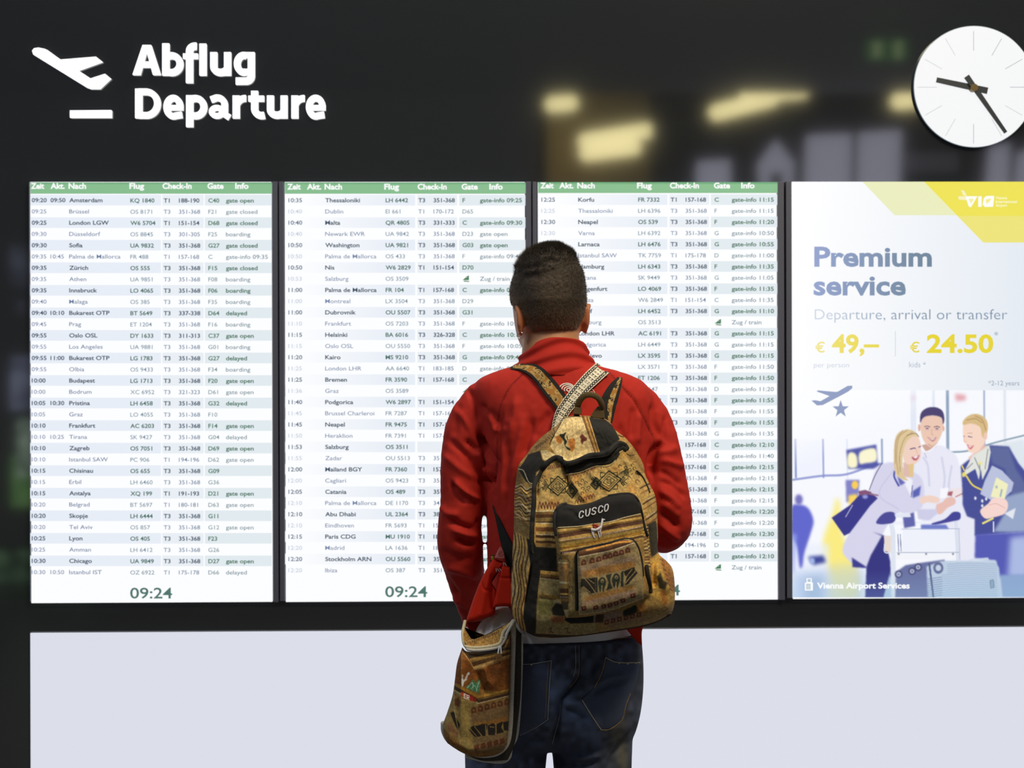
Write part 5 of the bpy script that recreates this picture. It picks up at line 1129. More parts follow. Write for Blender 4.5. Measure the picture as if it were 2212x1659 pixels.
for i in range(5): L(k4, [(960+i*14, 190+i*4), (1010+i*8, 150-i*6), (1030+i*8, 190)], 5, GN)
for i in range(8): L(k4, [(365+i*16, 100-i*2), (378+i*16, 116-i*2), (365+i*16, 134-i*2)], 7, MR, alpha=.8); L(k4, [(560+i*26, 190-i*8), (575+i*26, 168-i*8), (586+i*26, 190-i*8)], 8, MR, alpha=.85); L(k4, [(572+i*26, 215-i*8), (575+i*26, 180-i*8)], 6, MR, alpha=.7)
for i in range(7): L(k4, [(290+i*26, 470), (300+i*26, 410+(i % 2)*10), (314+i*26, 468)], 8, MR, alpha=.85); L(k4, [(600+i*24, 430-i*9), (612+i*24, 395-i*9), (626+i*24, 425-i*9)], 7, MR, alpha=.8)
L(k4, [(500, 60), (505, 100), (530, 170), (540, 250)], 12, (104, 70, 36), soft=1.0); L(k4, [(530, 180), (640, 145), (800, 85), (950, 70), (970, 40)], 6, LT)
curl(760, 130, 18, 1, MR); curl(480, 110, 18, -1, MR); curl(830, 120, 14, 1, MR)
# stripes on the left of the main panel under the diamonds
cv.stripes([*k4([(262, 486), (440, 486), (440, 800), (268, 790)])], [(0, .03, LT), (.03, .10, (120, 92, 44)), (.10, .20, BR), (.20, .30, (134, 110, 56)), (.30, .34, BR), (.34, .46, GD), (.46, .58, (124, 76, 36)), (.58, .68, GD), (.68, .76, BR), (.76, .84, OC), (.84, .90, BR), (.90, 1, (150, 112, 52))], wave=.5, wl=40)
for y in (592, 690): L(k4, [(275, y), (420, y+4)], 6, (228, 226, 212), dash=3, smooth=False)
P(k4, [(265, 795), (440, 805), (450, 1010), (305, 1000), (300, 870)], BK)
P(k4, [(305, 1000), (460, 1020), (480, 1400), (560, 1460), (1100, 1380), (1200, 1500), (300, 1570), (265, 1540), (280, 1300), (300, 1100)], OL, soft=.4)
cv.stripes([*k4([(305, 995), (470, 1010), (470, 1100), (308, 1080)])], [(0, .35, (196, 150, 66)), (.35, .6, (120, 84, 38)), (.6, .75, BR), (.75, .9, (176, 160, 120)), (.9, 1, OL)])
P(kb, [(520, 830), (700, 860), (880, 900), (880, 960), (700, 940), (520, 900)], (190, 152, 76), soft=1.5); P(kb, [(500, 950), (800, 960), (760, 1240), (500, 1240)], (112, 106, 54), soft=2.5)
P(kb, [(760, 1250), (980, 1250), (980, 1380), (740, 1360)], (140, 84, 44), soft=2.5); P(kb, [(760, 1120), (830, 1020), (1080, 1060), (1060, 1200), (960, 1250), (780, 1230)], (40, 36, 24), soft=.8)
P(kb, [(1010, 1190), (1530, 1230), (1520, 1370), (1100, 1385), (1000, 1330)], (16, 16, 15), soft=.5)
for q in ([(710, 1480), (760, 1460), (740, 1520), (790, 1550)], [(1000, 1480), (1050, 1470), (1040, 1530), (1090, 1550)]): L(kb, q, 16, MR)
# bottom right of the main compartment, below the pockets
P(k4, [(760, 1380), (1180, 1250), (1280, 1100), (1440, 1250), (1400, 1400), (1150, 1480), (780, 1540)], (150, 118, 58), soft=1)
P(k4, [(760, 1380), (1000, 1330), (1000, 1420), (760, 1450)], PU, soft=1.2); P(k4, [(780, 1370), (850, 1370), (840, 1440), (770, 1440)], (60, 36, 22), soft=.5); P(k4, [(1010, 1340), (1120, 1290), (1150, 1340), (1080, 1380), (1010, 1385)], GN, soft=1); P(k4, [(1130, 1310), (1200, 1270), (1200, 1350), (1130, 1360)], OR, alpha=.7, soft=2)
P(k4, [(860, 1450), (1300, 1360), (1230, 1420), (900, 1490)], PU, alpha=.5, soft=3)
for i in range(6): x0, y0 = 850+i*55, 1462-i*13; P(k4, [(x0, y0), (x0+38, y0-8), (x0+40, y0-48), (x0+4, y0-40)], MR, soft=.5); cv.disc(*k4([(x0+20, y0-24)])[0], 2, 2, OL)
# right side
P(k4, [(1110, 60), (1200, 180), (1250, 300), (1295, 420), (1300, 560), (1220, 600), (1200, 500), (1160, 420), (1130, 300), (1090, 150)], OC, soft=1)
for i in range(9): L(k4, [(1150+i*8, 250+i*45), (1200+i*10, 225+i*42), (1262+i*7, 205+i*40)], 12, (GD, BR, (150, 96, 40))[i % 3], soft=.8)
for i in range(8): L(kx, [(1270+i*34, 810+i*75), (1330+i*30, 830+i*75), (1370+i*30, 800+i*80)], 14, ((214, 170, 84), BR, (150, 110, 52))[i % 3], soft=.8)
L(k4, [(1120, 150), (1180, 200), (1230, 300)], 10, GN); L(k4, [(1200, 395), (1240, 375)], 6, (228, 226, 212), dash=3.2); L(k4, [(1210, 540), (1280, 500)], 6, (228, 226, 212), dash=3.2)
curl(1105, 130, 18); curl(1150, 170, 14, -1); curl(1130, 240, 20, 1, MR)
P(k4, [(1215, 610), (1290, 570), (1300, 640), (1310, 840), (1240, 900), (1225, 740)], (54, 50, 36), soft=.6)
P(k4, [(1150, 640), (1225, 690), (1250, 880), (1260, 1100), (1200, 1200), (1180, 900)], (168, 126, 56), soft=.8)
cv.stripes([*k4([(1170, 640), (1225, 620), (1250, 960), (1200, 970)])], [(a_*.5, b_*.5, c_) for a_, b_, c_ in STR]+[(.5+a_*.5, .5+b_*.5, c_) for a_, b_, c_ in STR])
P(k4, [(1240, 900), (1310, 850), (1440, 980), (1455, 1250), (1380, 1300), (1250, 1200), (1270, 1000)], (186, 144, 58), soft=1)
P(k4, [(1330, 860), (1400, 930), (1440, 1050), (1455, 1200), (1380, 1080), (1340, 960)], (160, 104, 40), soft=2); P(k4, [(1300, 1050), (1330, 1010), (1350, 1080), (1390, 1100), (1370, 1160), (1320, 1150), (1310, 1100)], (58, 50, 26), soft=.8); P(k4, [(1330, 1170), (1380, 1170), (1390, 1290), (1350, 1290)], OR, alpha=.8, soft=1.5)
for i in range(7): L(k4, [(1330+i*13, 900+i*42), (1350+i*13, 915+i*42)], 9, (104, 56, 24), alpha=.8)
for q in ([(1280, 1090), (1300, 1110), (1285, 1130)], [(1340, 1330), (1365, 1315), (1400, 1330)], [(1350, 1345), (1380, 1330)]): L(k4, q, 6, (110, 70, 34))
L(k4, [(265, 1545), (620, 1560), (900, 1520), (1150, 1480), (1300, 1440), (1430, 1370)], 22, (70, 52, 30), soft=.8); L(k4, [(265, 1530), (620, 1540), (900, 1500), (1300, 1415), (1440, 1310)], 5, (170, 140, 84))
cv.a = cv.a*.86*1.12+(cv.a.mean(2, keepdims=True))*.14*1.12; cv.mottle(.14, 3, 2); cv.mottle(.10, 1.2, 4)
# --- body shell ---
pack = thing('backpack', 'ochre and black Andean-patterned backpack embroidered CUSCO, worn on the back of the man', 'backpack', (float(W(1270, 1370, 2.9)[0]), 2.90, float(W(1270, 1370, 2.9)[2])))
topc = [(1213, 912), (1222, 903), (1240, 898), (1275, 899), (1305, 904), (1320, 914)]
leftc = kx([(625, 730), (520, 810), (400, 900), (290, 1010), (210, 1120), (110, 1260), (80, 1450), (65, 1600)])+k4([(80, 650), (70, 800), (65, 950), (55, 1150), (60, 1350), (95, 1430)])
rightc = kx([(1217, 741), (1260, 815), (1390, 920), (1500, 1050), (1600, 1230)])+k4([(1200, 180), (1250, 280), (1290, 380), (1302, 500), (1308, 700), (1312, 845), (1390, 925), (1432, 985), (1450, 1100), (1452, 1250), (1435, 1340)])
botc = [leftc[-1]]+k4([(140, 1490), (210, 1535), (300, 1568), (450, 1572), (600, 1558), (900, 1522), (1150, 1480), (1300, 1440), (1390, 1395)])+[rightc[-1]]
topc[0] = leftc[0]; topc[-1] = rightc[0]
nu, nv = 300, 420
PB = coons(topc, rightc, botc, leftc, nu, nv); pf = edge_profile(nv, nu, .24, .10, 2.3)
vv = np.linspace(0, 1, nv)[:, None]; amp = 0.085+0.06*np.clip(vv*1.6, 0, 1)
Yb = 2.905-amp*pf
X_, Y_ = PB[..., 0], PB[..., 1]
def dent(Y, f, line, a_, wd):
    q, s0 = pl_dist(X_, Y_, cat(f(line), 20) if len(line) > 2 else np.array(f(line))); return Y-a_*np.exp(-(q/wd)**2)*np.clip(np.minimum(s0, 1-s0)*6+.1, 0, 1)
for f, ln, a_, wd in ((kx, [(560, 1150), (640, 1180), (700, 1220), (900, 1150), (1150, 1110), (1300, 990)], .012, 5), (kx, [(640, 1150), (680, 1300), (720, 1500)], -.006, 4), (k4, [(500, 60), (520, 170), (560, 300), (620, 430)], -.007, 5), (k4, [(560, 200), (640, 330), (700, 420)], .005, 6),
                      (k4, [(700, 130), (800, 230), (900, 320)], .004, 8), (k4, [(1000, 60), (1050, 180), (1100, 330)], -.005, 6), (kx, [(420, 1250), (340, 1450), (320, 1640)], -.010, 5), (k4, [(245, 200), (240, 500), (240, 800)], .008, 6),
                      (k4, [(90, 350), (160, 390), (240, 500)], -.005, 3), (k4, [(90, 400), (160, 450), (240, 550)], .005, 3), (k4, [(85, 450), (160, 500), (235, 600)], -.005, 3), (k4, [(85, 300), (170, 330), (240, 430)], .005, 3), (k4, [(80, 520), (150, 560), (230, 640)], .004, 4),
                      (kb, [(130, 260), (90, 500), (60, 900)], -.005, 3), (kb, [(220, 200), (160, 600), (120, 1000)], .005, 3), (kb, [(290, 250), (220, 600), (170, 1100)], -.005, 3), (kb, [(380, 250), (300, 600), (220, 1000), (230, 1400)], .006, 4), (kb, [(400, 300), (340, 700), (280, 1100)], -.008, 3),
                      (k4, [(280, 1230), (450, 1240), (480, 1200)], -.004, 5), (k4, [(1290, 870), (1330, 1000), (1400, 1200)], .012, 12), (k4, [(1300, 860), (1270, 950), (1265, 1150)], -.012, 6), (k4, [(1340, 880), (1400, 1050), (1430, 1200)], -.004, 4), (k4, [(1140, 100), (1220, 260), (1280, 450)], -.006, 5), (k4, [(1230, 620), (1240, 800), (1250, 900)], -.008, 5)):
    Yb = dent(Yb, f, ln, a_, wd)
Yb = Yb-0.0035*(vnoise(nv, nu, 26, 31)-.5)*pf-0.0018*(vnoise(nv, nu, 8, 32)-.5)
body = sheet('pack_body', PB, Yb, M_cloth, pack, cv.sample(X_, Y_), 2.935)
def wbvh(o):
    off = Vector(_wt(o.parent)) if o.parent else Vector((0, 0, 0)); return BVHTree.FromPolygons([v.co+off for v in o.data.vertices], [p.vertices for p in o.data.polygons])
TB = [wbvh(body)]
# --- pockets ---
def pocket(name, tc, rc, bc, lc, nu, nv, th, canvas, trees, du=.10, dv=.10, m=None, seed=40, parent=None, dents=()):
    Pk = coons(tc, rc, bc, lc, nu, nv); st = 4; Yc = np.empty((len(range(0, nv, st))+1, len(range(0, nu, st))+1)); ii = np.unique(np.r_[np.arange(0, nv, st), nv-1]); jj = np.unique(np.r_[np.arange(0, nu, st), nu-1])
    Yc = np.array([[hit(trees, Pk[i, j, 0], Pk[i, j, 1], 2.80)[1] for j in jj] for i in ii])
    for _ in range(5):
        Z = np.pad(Yc, 1, mode='edge'); Yc = (Z[1:-1, 1:-1]*2+Z[:-2, 1:-1]+Z[2:, 1:-1]+Z[1:-1, :-2]+Z[1:-1, 2:])/6
    A = np.stack([np.interp(np.arange(nu), jj, Yc[k_]) for k_ in range(len(ii))]); Yf = np.stack([np.interp(np.arange(nv), ii, A[:, k_]) for k_ in range(nu)], 1)
    pfk = edge_profile(nv, nu, du, dv, 2.4); Y = Yf-.003-th*pfk-0.003*(vnoise(nv, nu, 18, seed)-.5)*pfk
    for ln, a_, wd in dents:
        q, s0 = pl_dist(Pk[..., 0], Pk[..., 1], cat(ln, 16) if len(ln) > 2 else np.array(ln)); Y = Y-a_*np.exp(-(q/wd)**2)*np.clip(np.minimum(s0, 1-s0)*6, 0, 1)
    return sheet(name, Pk, Y, m or M_cloth, parent or pack, canvas.sample(Pk[..., 0], Pk[..., 1]), np.maximum(Yf+.006, Y+.006))
c2 = Canvas(1180, 1055, 1420, 1350, 2, (160, 124, 60)); cv = c2
P(k4, [(400, 600), (480, 600), (640, 850), (640, 1380), (520, 1440), (400, 1000)], (146, 118, 62)); 
cv.stripes([*k4([(440, 590), (1300, 470), (1320, 700), (480, 880)])], [(0, .02, LT), (.02, .07, BR), (.07, .16, (142, 104, 44)), (.16, .20, (86, 58, 28)), (.20, .28, GD), (.28, .33, (120, 90, 40)), (.33, .40, (84, 50, 30)), (.40, .46, (98, 60, 44)), (.46, .56, GD), (.56, .62, (110, 84, 36)), (.62, .72, (150, 122, 52)), (.72, .80, (136, 92, 24)), (.80, .86, GD), (.86, .93, (80, 50, 30)), (.93, 1, OC)])
L(k4, [(480, 740), (650, 722), (850, 690), (1165, 622)], 7, (206, 190, 200), dash=3); L(k4, [(495, 845), (600, 838)], 7, (206, 190, 200), dash=3)
L(k4, [(490, 792), (700, 770), (900, 735), (1180, 672)], 9, (206, 158, 30), dash=3.2); L(k4, [(495, 800), (700, 778), (900, 743), (1180, 680)], 3, (120, 60, 20), dash=3)
P(k4, [(400, 640), (400, 440), (500, 420), (600, 430), (740, 410), (900, 330), (1120, 330), (1200, 420), (1165, 512), (1020, 545), (900, 580), (740, 602), (640, 618), (455, 630)], (20, 20, 22), soft=.4)
L(k4, [(455, 630), (640, 618), (740, 602), (900, 580), (1020, 545), (1160, 512)], 4, (224, 208, 160))
# gusset strip left of the small pocket
for i, (y0, y1, c_) in enumerate(((860, 905, (120, 94, 48)), (905, 925, (150, 128, 78)), (925, 935, LT), (935, 1090, (148, 112, 60)), (1090, 1110, (190, 176, 130)), (1110, 1150, (150, 118, 60)), (1150, 1190, BR), (1190, 1205, GD), (1205, 1235, (78, 48, 24)), (1235, 1260, (120, 92, 44)), (1260, 1330, (70, 58, 34)), (1330, 1400, (176, 156, 100)))): P(k4, [(455, y0), (545, y0+2), (545, y1+2), (455, y1)], c_, soft=.4)
P(k4, [(545, 1090), (620, 1110), (600, 1370), (560, 1350)], (158, 134, 78), soft=.5); L(k4, [(478, 1222), (540, 1224)], 6, (224, 222, 210), dash=3)
for q in ((560, 1140), (575, 1190), (490, 980), (530, 1000), (560, 1020), (440, 860), (470, 900)): curl(q[0], q[1], 14, 1, GN if q[0] > 545 or q[1] < 930 else (110, 60, 36))
cv.stripes([*k4([(1180, 640), (1240, 620), (1260, 980), (1200, 980)])], [(a_*.5, b_*.5, c_) for a_, b_, c_ in STR]+[(.5+a_*.5, .5+b_*.5, c_) for a_, b_, c_ in STR])
cv.a = cv.a*.86*1.12+(cv.a.mean(2, keepdims=True))*.14*1.12; cv.mottle(.14, 3, 12); cv.mottle(.10, 1.2, 14)
pk1 = pocket('front_pocket', k4([(424, 500), (460, 445), (520, 428), (610, 440), (740, 418), (880, 360), (1000, 345), (1090, 352), (1130, 385)]), k4([(1130, 385), (1165, 470), (1180, 600), (1215, 760), (1240, 900), (1250, 1060), (1225, 1215)]),
             k4([(525, 1400), (600, 1400), (760, 1380), (960, 1320), (1120, 1265), (1225, 1215)]), k4([(424, 500), (412, 600), (425, 700), (450, 850), (465, 1050), (480, 1250), (525, 1400)]), 170, 210, .034, c2, TB, .12, .10, seed=41,
             dents=((k4([(470, 480), (560, 490), (640, 560)]), -.004, 6), (k4([(620, 620), (800, 640), (1000, 560)]), .003, 6), (k4([(540, 900), (545, 1100), (550, 1350)]), -.006, 4), (k4([(1150, 560), (1180, 800), (1200, 1000)]), -.006, 4), (k4([(500, 470), (700, 440), (900, 380)]), .003, 4)))
TP1 = TB+[wbvh(pk1)]
c3_ = Canvas(1235, 1160, 1400, 1335, 2.4, (150, 130, 84)); cv = c3_
P(kd, [(120, 300), (300, 230), (850, 110), (1050, 150), (1050, 190), (600, 310), (160, 400)], (98, 60, 30), soft=.5); L(kd, [(280, 290), (500, 240), (800, 165), (1000, 150)], 28, (200, 136, 48)); L(kd, [(300, 330), (560, 290), (1000, 170)], 12, (60, 34, 24)); L(kd, [(160, 400), (420, 350), (700, 290), (1040, 175)], 14, (214, 202, 170))
P(kd, [(160, 560), (600, 480), (1080, 360), (1090, 500), (600, 610), (170, 720)], (140, 116, 96), alpha=.8, soft=2); P(kd, [(200, 650), (520, 560), (1060, 470), (1060, 570), (700, 650), (260, 740)], (166, 112, 46), alpha=.85, soft=2); P(kd, [(240, 1060), (600, 960), (1060, 860), (1060, 930), (600, 1050), (240, 1160)], (166, 112, 46), alpha=.8, soft=2); P(kd, [(200, 1130), (700, 1020), (1080, 920), (1080, 1020), (700, 1110), (200, 1200)], (138, 112, 96), alpha=.8, soft=2)
for i, (x, y) in enumerate(((235, 490), (370, 460), (480, 435), (580, 400), (660, 380), (755, 350), (850, 325), (950, 290))):
    P(kd, [(x-50, y+50), (x-38, y-22), (x, y-50), (x+34, y-32), (x+44, y+34)], MR, soft=.4); cv.disc(*kd([(x, y+2)])[0], 2.4, 2.6, (160, 130, 92)); cv.disc(*kd([(x, y+2)])[0], 1.0, 1.2, MR)
for i, (x, y) in enumerate(((235, 1235), (430, 1225), (560, 1205), (660, 1185), (760, 1155), (870, 1110), (1030, 1030))):
    P(kd, [(x-46, y-22), (x+36, y-44), (x+44, y+24), (x-30, y+46)], MR, soft=.4); cv.disc(*kd([(x, y)])[0], 1.6, 1.8, (160, 130, 92))
P(kd, [(190, 760), (400, 740), (420, 730), (430, 980), (330, 1000), (230, 880), (180, 900)], (38, 34, 26), soft=.5)
for q in ([(240, 740), (340, 860), (430, 990)], [(280, 740), (400, 830)], [(230, 880), (340, 980)]): L(kd, q, 12, (158, 134, 88))
P(kd, [(425, 740), (455, 735), (460, 975), (435, 980)], (30, 34, 26)); 
for cx_, cy_ in ((535, 850), (765, 790)):
    P(kd, [(cx_-70, cy_-30), (cx_-40, cy_-100), (cx_, cy_-120), (cx_+45, cy_-95), (cx_+60, cy_-20), (cx_+35, cy_+60), (cx_+15, cy_+125), (cx_-10, cy_+60), (cx_-35, cy_+120), (cx_-60, cy_+50)], (40, 48, 36), soft=.4, smooth=True)
    cv.disc(*kd([(cx_, cy_-60)])[0], 3.6, 4.0, (158, 140, 90)); cv.disc(*kd([(cx_, cy_-55)])[0], 1.8, 2.0, (60, 50, 34)); L(kd, [(cx_-5, cy_+20), (cx_-5, cy_+110)], 14, (158, 140, 90))
P(kd, [(590, 700), (690, 670), (660, 790), (700, 910), (600, 945), (640, 820)], (40, 48, 36), soft=.4); P(kd, [(840, 650), (880, 620), (880, 880), (835, 890)], (40, 48, 36), soft=.4)
P(kd, [(880, 640), (1060, 560), (1070, 620), (1110, 660), (960, 840), (900, 860), (930, 740)], (36, 34, 26), soft=.5)
for q in ([(910, 830), (1000, 720), (1070, 640)], [(900, 760), (1020, 600)]): L(kd, q, 13, (158, 134, 88))
L(kd, [(150, 1335), (420, 1310), (700, 1260), (900, 1190), (1100, 1110), (1200, 1080)], 12, (206, 190, 150))
cv.a = cv.a*.86*1.1+(cv.a.mean(2, keepdims=True))*.14*1.1; cv.mottle(.14, 3, 22); cv.mottle(.10, 1.2, 24)
pk2 = pocket('small_pocket', kd([(130, 330), (180, 280), (420, 215), (700, 150), (900, 110), (1010, 120), (1070, 170)]), kd([(1070, 170), (1130, 300), (1170, 480), (1195, 700), (1205, 900), (1205, 1085)]), kd([(150, 1340), (420, 1315), (700, 1262), (900, 1195), (1100, 1115), (1205, 1085)]),
             kd([(130, 330), (130, 500), (140, 800), (150, 1100), (150, 1340)]), 150, 160, .022, c3_, TP1, .08, .08, seed=51)
TP2 = TP1+[wbvh(pk2)]
def cord(name, pts, wd, m, trees=TP2, off=.003, parent=pack, flatf=.55, n=None):
    C_ = smooth_y(lay(trees, cat(pts, n or 14*len(pts)), off, 2.8), 4); return tube(name, C_, wd/F*2.78/2, m, parent, seg=10, flat=((0, 1.0, 0), flatf))
M_zip = mat('zipper_tape', (30, 30, 28), 0.8, bump=0.4, bscale=700)
# main zipper: two black tapes with a piped edge, wavy over the top and down the left side
zl = k4([(232, 830), (232, 700), (238, 560), (250, 420), (256, 300)])[:-1]+kx([(302, 1480), (350, 1370), (420, 1260), (500, 1180), (570, 1150), (620, 1165)])
zt = kx([(600, 1160), (640, 1205), (710, 1225), (830, 1190), (960, 1130), (1080, 1118), (1180, 1090), (1240, 1030), (1300, 985), (1370, 1000), (1405, 1045)])
zt2 = kx([(668, 1255), (720, 1275), (830, 1250), (940, 1200), (1040, 1180), (1170, 1170), (1240, 1120), (1290, 1060), (1340, 1035), (1385, 1060)])
for q, wd in ((zl, 11), (zt, 12), (zt2, 11)): cord('zipper', q, wd, M_zip, TB, .002, flatf=.5)
P3 = kx([(690, 1230), (900, 1170), (1160, 1130), (1290, 1020), (1350, 1010)]); cord('zipper_seam', P3, 2.2, mat('seam_dark', (16, 16, 16), 0.8), TB, .009)
gap = kx([(700, 1310), (860, 1290), (1000, 1230), (1130, 1210), (1230, 1180), (1290, 1100)]); cord('black_band', gap, 12, M_black, TB, .001, flatf=.25)
cord('zipper', k4([(1130, 150), (1175, 200), (1215, 280), (1235, 330)]), 5, M_zip, TB, .002)
cord('zipper_pull', k4([(232, 770), (236, 820), (244, 850)]), 4.5, M_black, TB, .006)
# pocket zips
cord('zipper', k4([(440, 690), (428, 600), (436, 500), (480, 445), (520, 432)]), 9, M_zip, TP1, .002); cord('zipper', k4([(890, 362), (1000, 346), (1085, 352), (1140, 410), (1165, 500), (1190, 620), (1215, 700)]), 7.5, M_zip, TP1, .002)
cord('zipper', kd([(120, 1260), (115, 900), (108, 600), (118, 360), (190, 285), (420, 225), (640, 180), (860, 118), (1000, 118), (1080, 180), (1140, 320), (1180, 500), (1195, 700)]), 6.5, M_zip, TP2, .002, n=160)
cord('zipper_pull', k4([(1212, 960), (1222, 1030), (1238, 1110), (1246, 1180)]), 9, mat('zip_flap', (44, 38, 30), 0.85), TP2, .008, flatf=.4)
cord('piping', k4([(455, 632), (640, 620), (740, 604), (900, 582), (1020, 547), (1160, 514)]), 1.6, mat('cream_piping', (220, 204, 158), 0.85), TP1, .001)
cord('piping', kx([(660, 1365), (760, 1345), (860, 1325), (1030, 1258), (1180, 1255), (1270, 1180), (1300, 1105), (1390, 1050)]), 1.6, mat('cream_piping'), TB, .001)
cord('piping', k4([(265, 1552), (450, 1560), (620, 1552), (900, 1514), (1150, 1474), (1300, 1432), (1420, 1370)]), 4, mat('brown_piping', (72, 54, 34), 0.85), TB, .002)
# CUSCO embroidery: raised white thread
M_emb = mat('white_embroidery', (222, 222, 226), 0.75)
def cus(pts):                      # letter space -> photo (slanting baseline)
    return k4([(628+x*.970+y*.10, 556-x*.262-y*.965) for x, y in pts])
def emb_(pts, wd=2.9, name='letter', m=M_emb, trees=TP1, off=.0012, parent=pk1):
    C_ = smooth_y(lay(trees, pts, off, 2.75), 1); return tube(name, C_, wd/F*2.74/2, m, parent, seg=8, flat=((0, 1.0, 0), .6))
H = 62
def Cc(x): return [(x+40, 44), (x+40, 54), (x+32, H), (x+12, H), (x+4, 54), (x+4, 8), (x+12, 0), (x+32, 0), (x+40, 8), (x+40, 18)]
emb_(cus(Cc(0))); emb_(cus([(62, H), (62, 8), (70, 0), (90, 0), (98, 8), (98, H)]))
emb_(cus([(152, 48), (152, 54), (144, H), (126, H), (118, 54), (118, 40), (126, 33), (144, 29), (152, 22), (152, 8), (144, 0), (126, 0), (118, 8), (118, 14)]))
emb_(cus(Cc(170))); emb_(cus([(238, 0), (226, 8), (226, 54), (234, H), (254, H), (262, 54), (262, 8), (254, 0), (236, 0)]))
ll = dict(trees=TP1, parent=pk1, off=.0015, name='llama_embroidery')
M_red = mat('red_thread', (150, 52, 30), 0.8); M_blue = mat('blue_thread', (84, 104, 140), 0.8)
emb_(k4([(836, 560), (828, 600), (820, 640), (812, 665)]), 4.6, **ll); emb_(k4([(834, 562), (852, 563)]), 3.0, **ll); emb_(k4([(834, 560), (830, 545)]), 1.4, m=M_blue, **{k_: v_ for k_, v_ in ll.items()}); emb_(k4([(818, 630), (800, 648), (770, 655), (748, 650)]), 6.4, **ll)
emb_(k4([(742, 650), (748, 690), (768, 718)]), 2.6, **ll); emb_(k4([(756, 655), (762, 690)]), 2.4, **ll); emb_(k4([(795, 655), (805, 690), (812, 716)]), 2.6, **ll); emb_(k4([(815, 650), (822, 690), (822, 705)]), 2.4, **ll); emb_(k4([(744, 632), (740, 650)]), 2.4, **ll)
emb_(k4([(758, 608), (782, 612), (796, 622)]), 6.0, m=M_red, **{k_: v_ for k_, v_ in ll.items()}); emb_(k4([(762, 625), (778, 636)]), 5.0, m=M_red, **{k_: v_ for k_, v_ in ll.items()})
# grab handle
def arch(pts, ys, r, name='grab_handle', m=mat('handle_cloth', (96, 78, 46), 0.9, noise=0.25, nscale=700, bump=.3)):
    A = np.array([W(x, y, yy) for (x, y), yy in zip(pts, ys)]); A = cat(A, 40); return tube(name, A, r, m, pack, seg=14, flat=((0, 1.0, 0), .55))
arch(kx([(805, 650), (815, 560), (840, 480), (900, 415), (980, 402), (1060, 440), (1105, 520), (1110, 600), (1095, 670)]), [2.885, 2.875, 2.865, 2.858, 2.855, 2.858, 2.865, 2.875, 2.885], .0058)
pl_ = coons(kx([(975, 660), (1010, 600), (1060, 540)]), kx([(1060, 540), (1120, 560), (1145, 690)]), kx([(975, 665), (1060, 685), (1145, 695)]), kx([(975, 660), (975, 664), (975, 665)]), 14, 14)
sheet('handle_tab', pl_, np.full(pl_.shape[:2], 2.868), mat('handle_cloth'), pack, None, 2.880)
pl_ = coons(kx([(790, 545), (870, 560)]), kx([(870, 560), (866, 640)]), kx([(755, 630), (866, 640)]), kx([(790, 545), (755, 630)]), 10, 10)
sheet('handle_tab', pl_, np.full(pl_.shape[:2], 2.866), mat('handle_cloth'), pack, None, 2.880)

# --- straps ---
TS = [TJ, wbvh(CVo)]
def ribbon(name, E1, E2, colf, m, parent, off=.006, n=120, nt=12, ext=None, th=.0022, trees=TS):
    e1 = cat(E1, n); e2 = cat(E2, n); A = smooth_y(lay(trees, e1, off), 6); B = smooth_y(lay(trees, e2, off), 6)
    if ext is not None:
        for d_ in ext: A = np.vstack([A, A[-1]+d_]); B = np.vstack([B, B[-1]+d_])
    t = np.linspace(0, 1, nt)[None, :, None]; G_ = A[:, None]*(1-t)+B[:, None]*t
    mid = np.full((nt,), 0.0); bow = 4*np.linspace(0, 1, nt)*(1-np.linspace(0, 1, nt))*.0012; G_[..., 1] -= bow[None]
    N_ = len(A); du = np.gradient(G_, axis=0); dv = np.gradient(G_, axis=1); nn = np.cross(du, dv); nn /= np.linalg.norm(nn, axis=2)[..., None]+1e-9
    cam_side = np.sign((nn*(CAM-G_)).sum(2))[..., None]; nn = nn*np.sign(np.median(cam_side[:n])); Gb = G_-nn*th
    V = np.vstack([G_.reshape(-1, 3), Gb.reshape(-1, 3)]); idx = np.arange(N_*nt).reshape(N_, nt); q = lambda a: np.stack([a[:-1, :-1], a[:-1, 1:], a[1:, 1:], a[1:, :-1]], -1).reshape(-1, 4)
    k_ = N_*nt; sd = [np.stack([idx[:-1, c_], idx[1:, c_], idx[1:, c_]+k_, idx[:-1, c_]+k_], -1) for c_ in (0, nt-1)]+[np.stack([idx[r_, :-1], idx[r_, 1:], idx[r_, 1:]+k_, idx[r_, :-1]+k_], -1) for r_ in (0, N_-1)]
    F_ = np.vstack([q(idx), q(idx)+k_]+sd)
    L_ = np.r_[0, np.cumsum(np.linalg.norm(np.diff((A+B)/2, axis=0), axis=1))]*S_; S2 = np.repeat(L_[:, None], nt, 1); T2 = np.repeat(np.linspace(0, 1, nt)[None], N_, 0)
    C_ = colf(S2, T2).reshape(-1, 3); return mk(name, V, F_, m, parent, lin(np.clip(np.vstack([C_, C_]), 0, 255)))
def strapcol(w_, seed, lo_=.20):
    nzv = vnoise(400, 400, 9, seed); nz2 = vnoise(400, 400, 3.5, seed+1)
    def f(S2, T2):
        a = np.clip(S2.astype(int), 0, 399); b = np.clip((T2*w_*2).astype(int), 0, 399); n1 = nzv[a, b][..., None]; n2 = nz2[a, b][..., None]
        c = np.array([196, 164, 100.])*(.85+.3*n2); c = np.where(n1 > .66, np.array([176, 124, 56.]), c); c = np.where((n1 < .34) & (n2 < .5), np.array([52, 44, 30.]), c); c = np.where((n2 > .74) & (n1 < .6), np.array([96, 60, 46.]), c)
        ed = (T2 < lo_) | (T2 > .76); return np.where(ed[..., None], np.array([30, 30, 28.]), c)
    return f
fwd = [np.array([0, .02, .004]), np.array([0, .03, 0.0]), np.array([0.002, .03, -.012]), np.array([0.002, .03, -.03]), np.array([0, .02, -.05]), np.array([0, .008, -.08])]
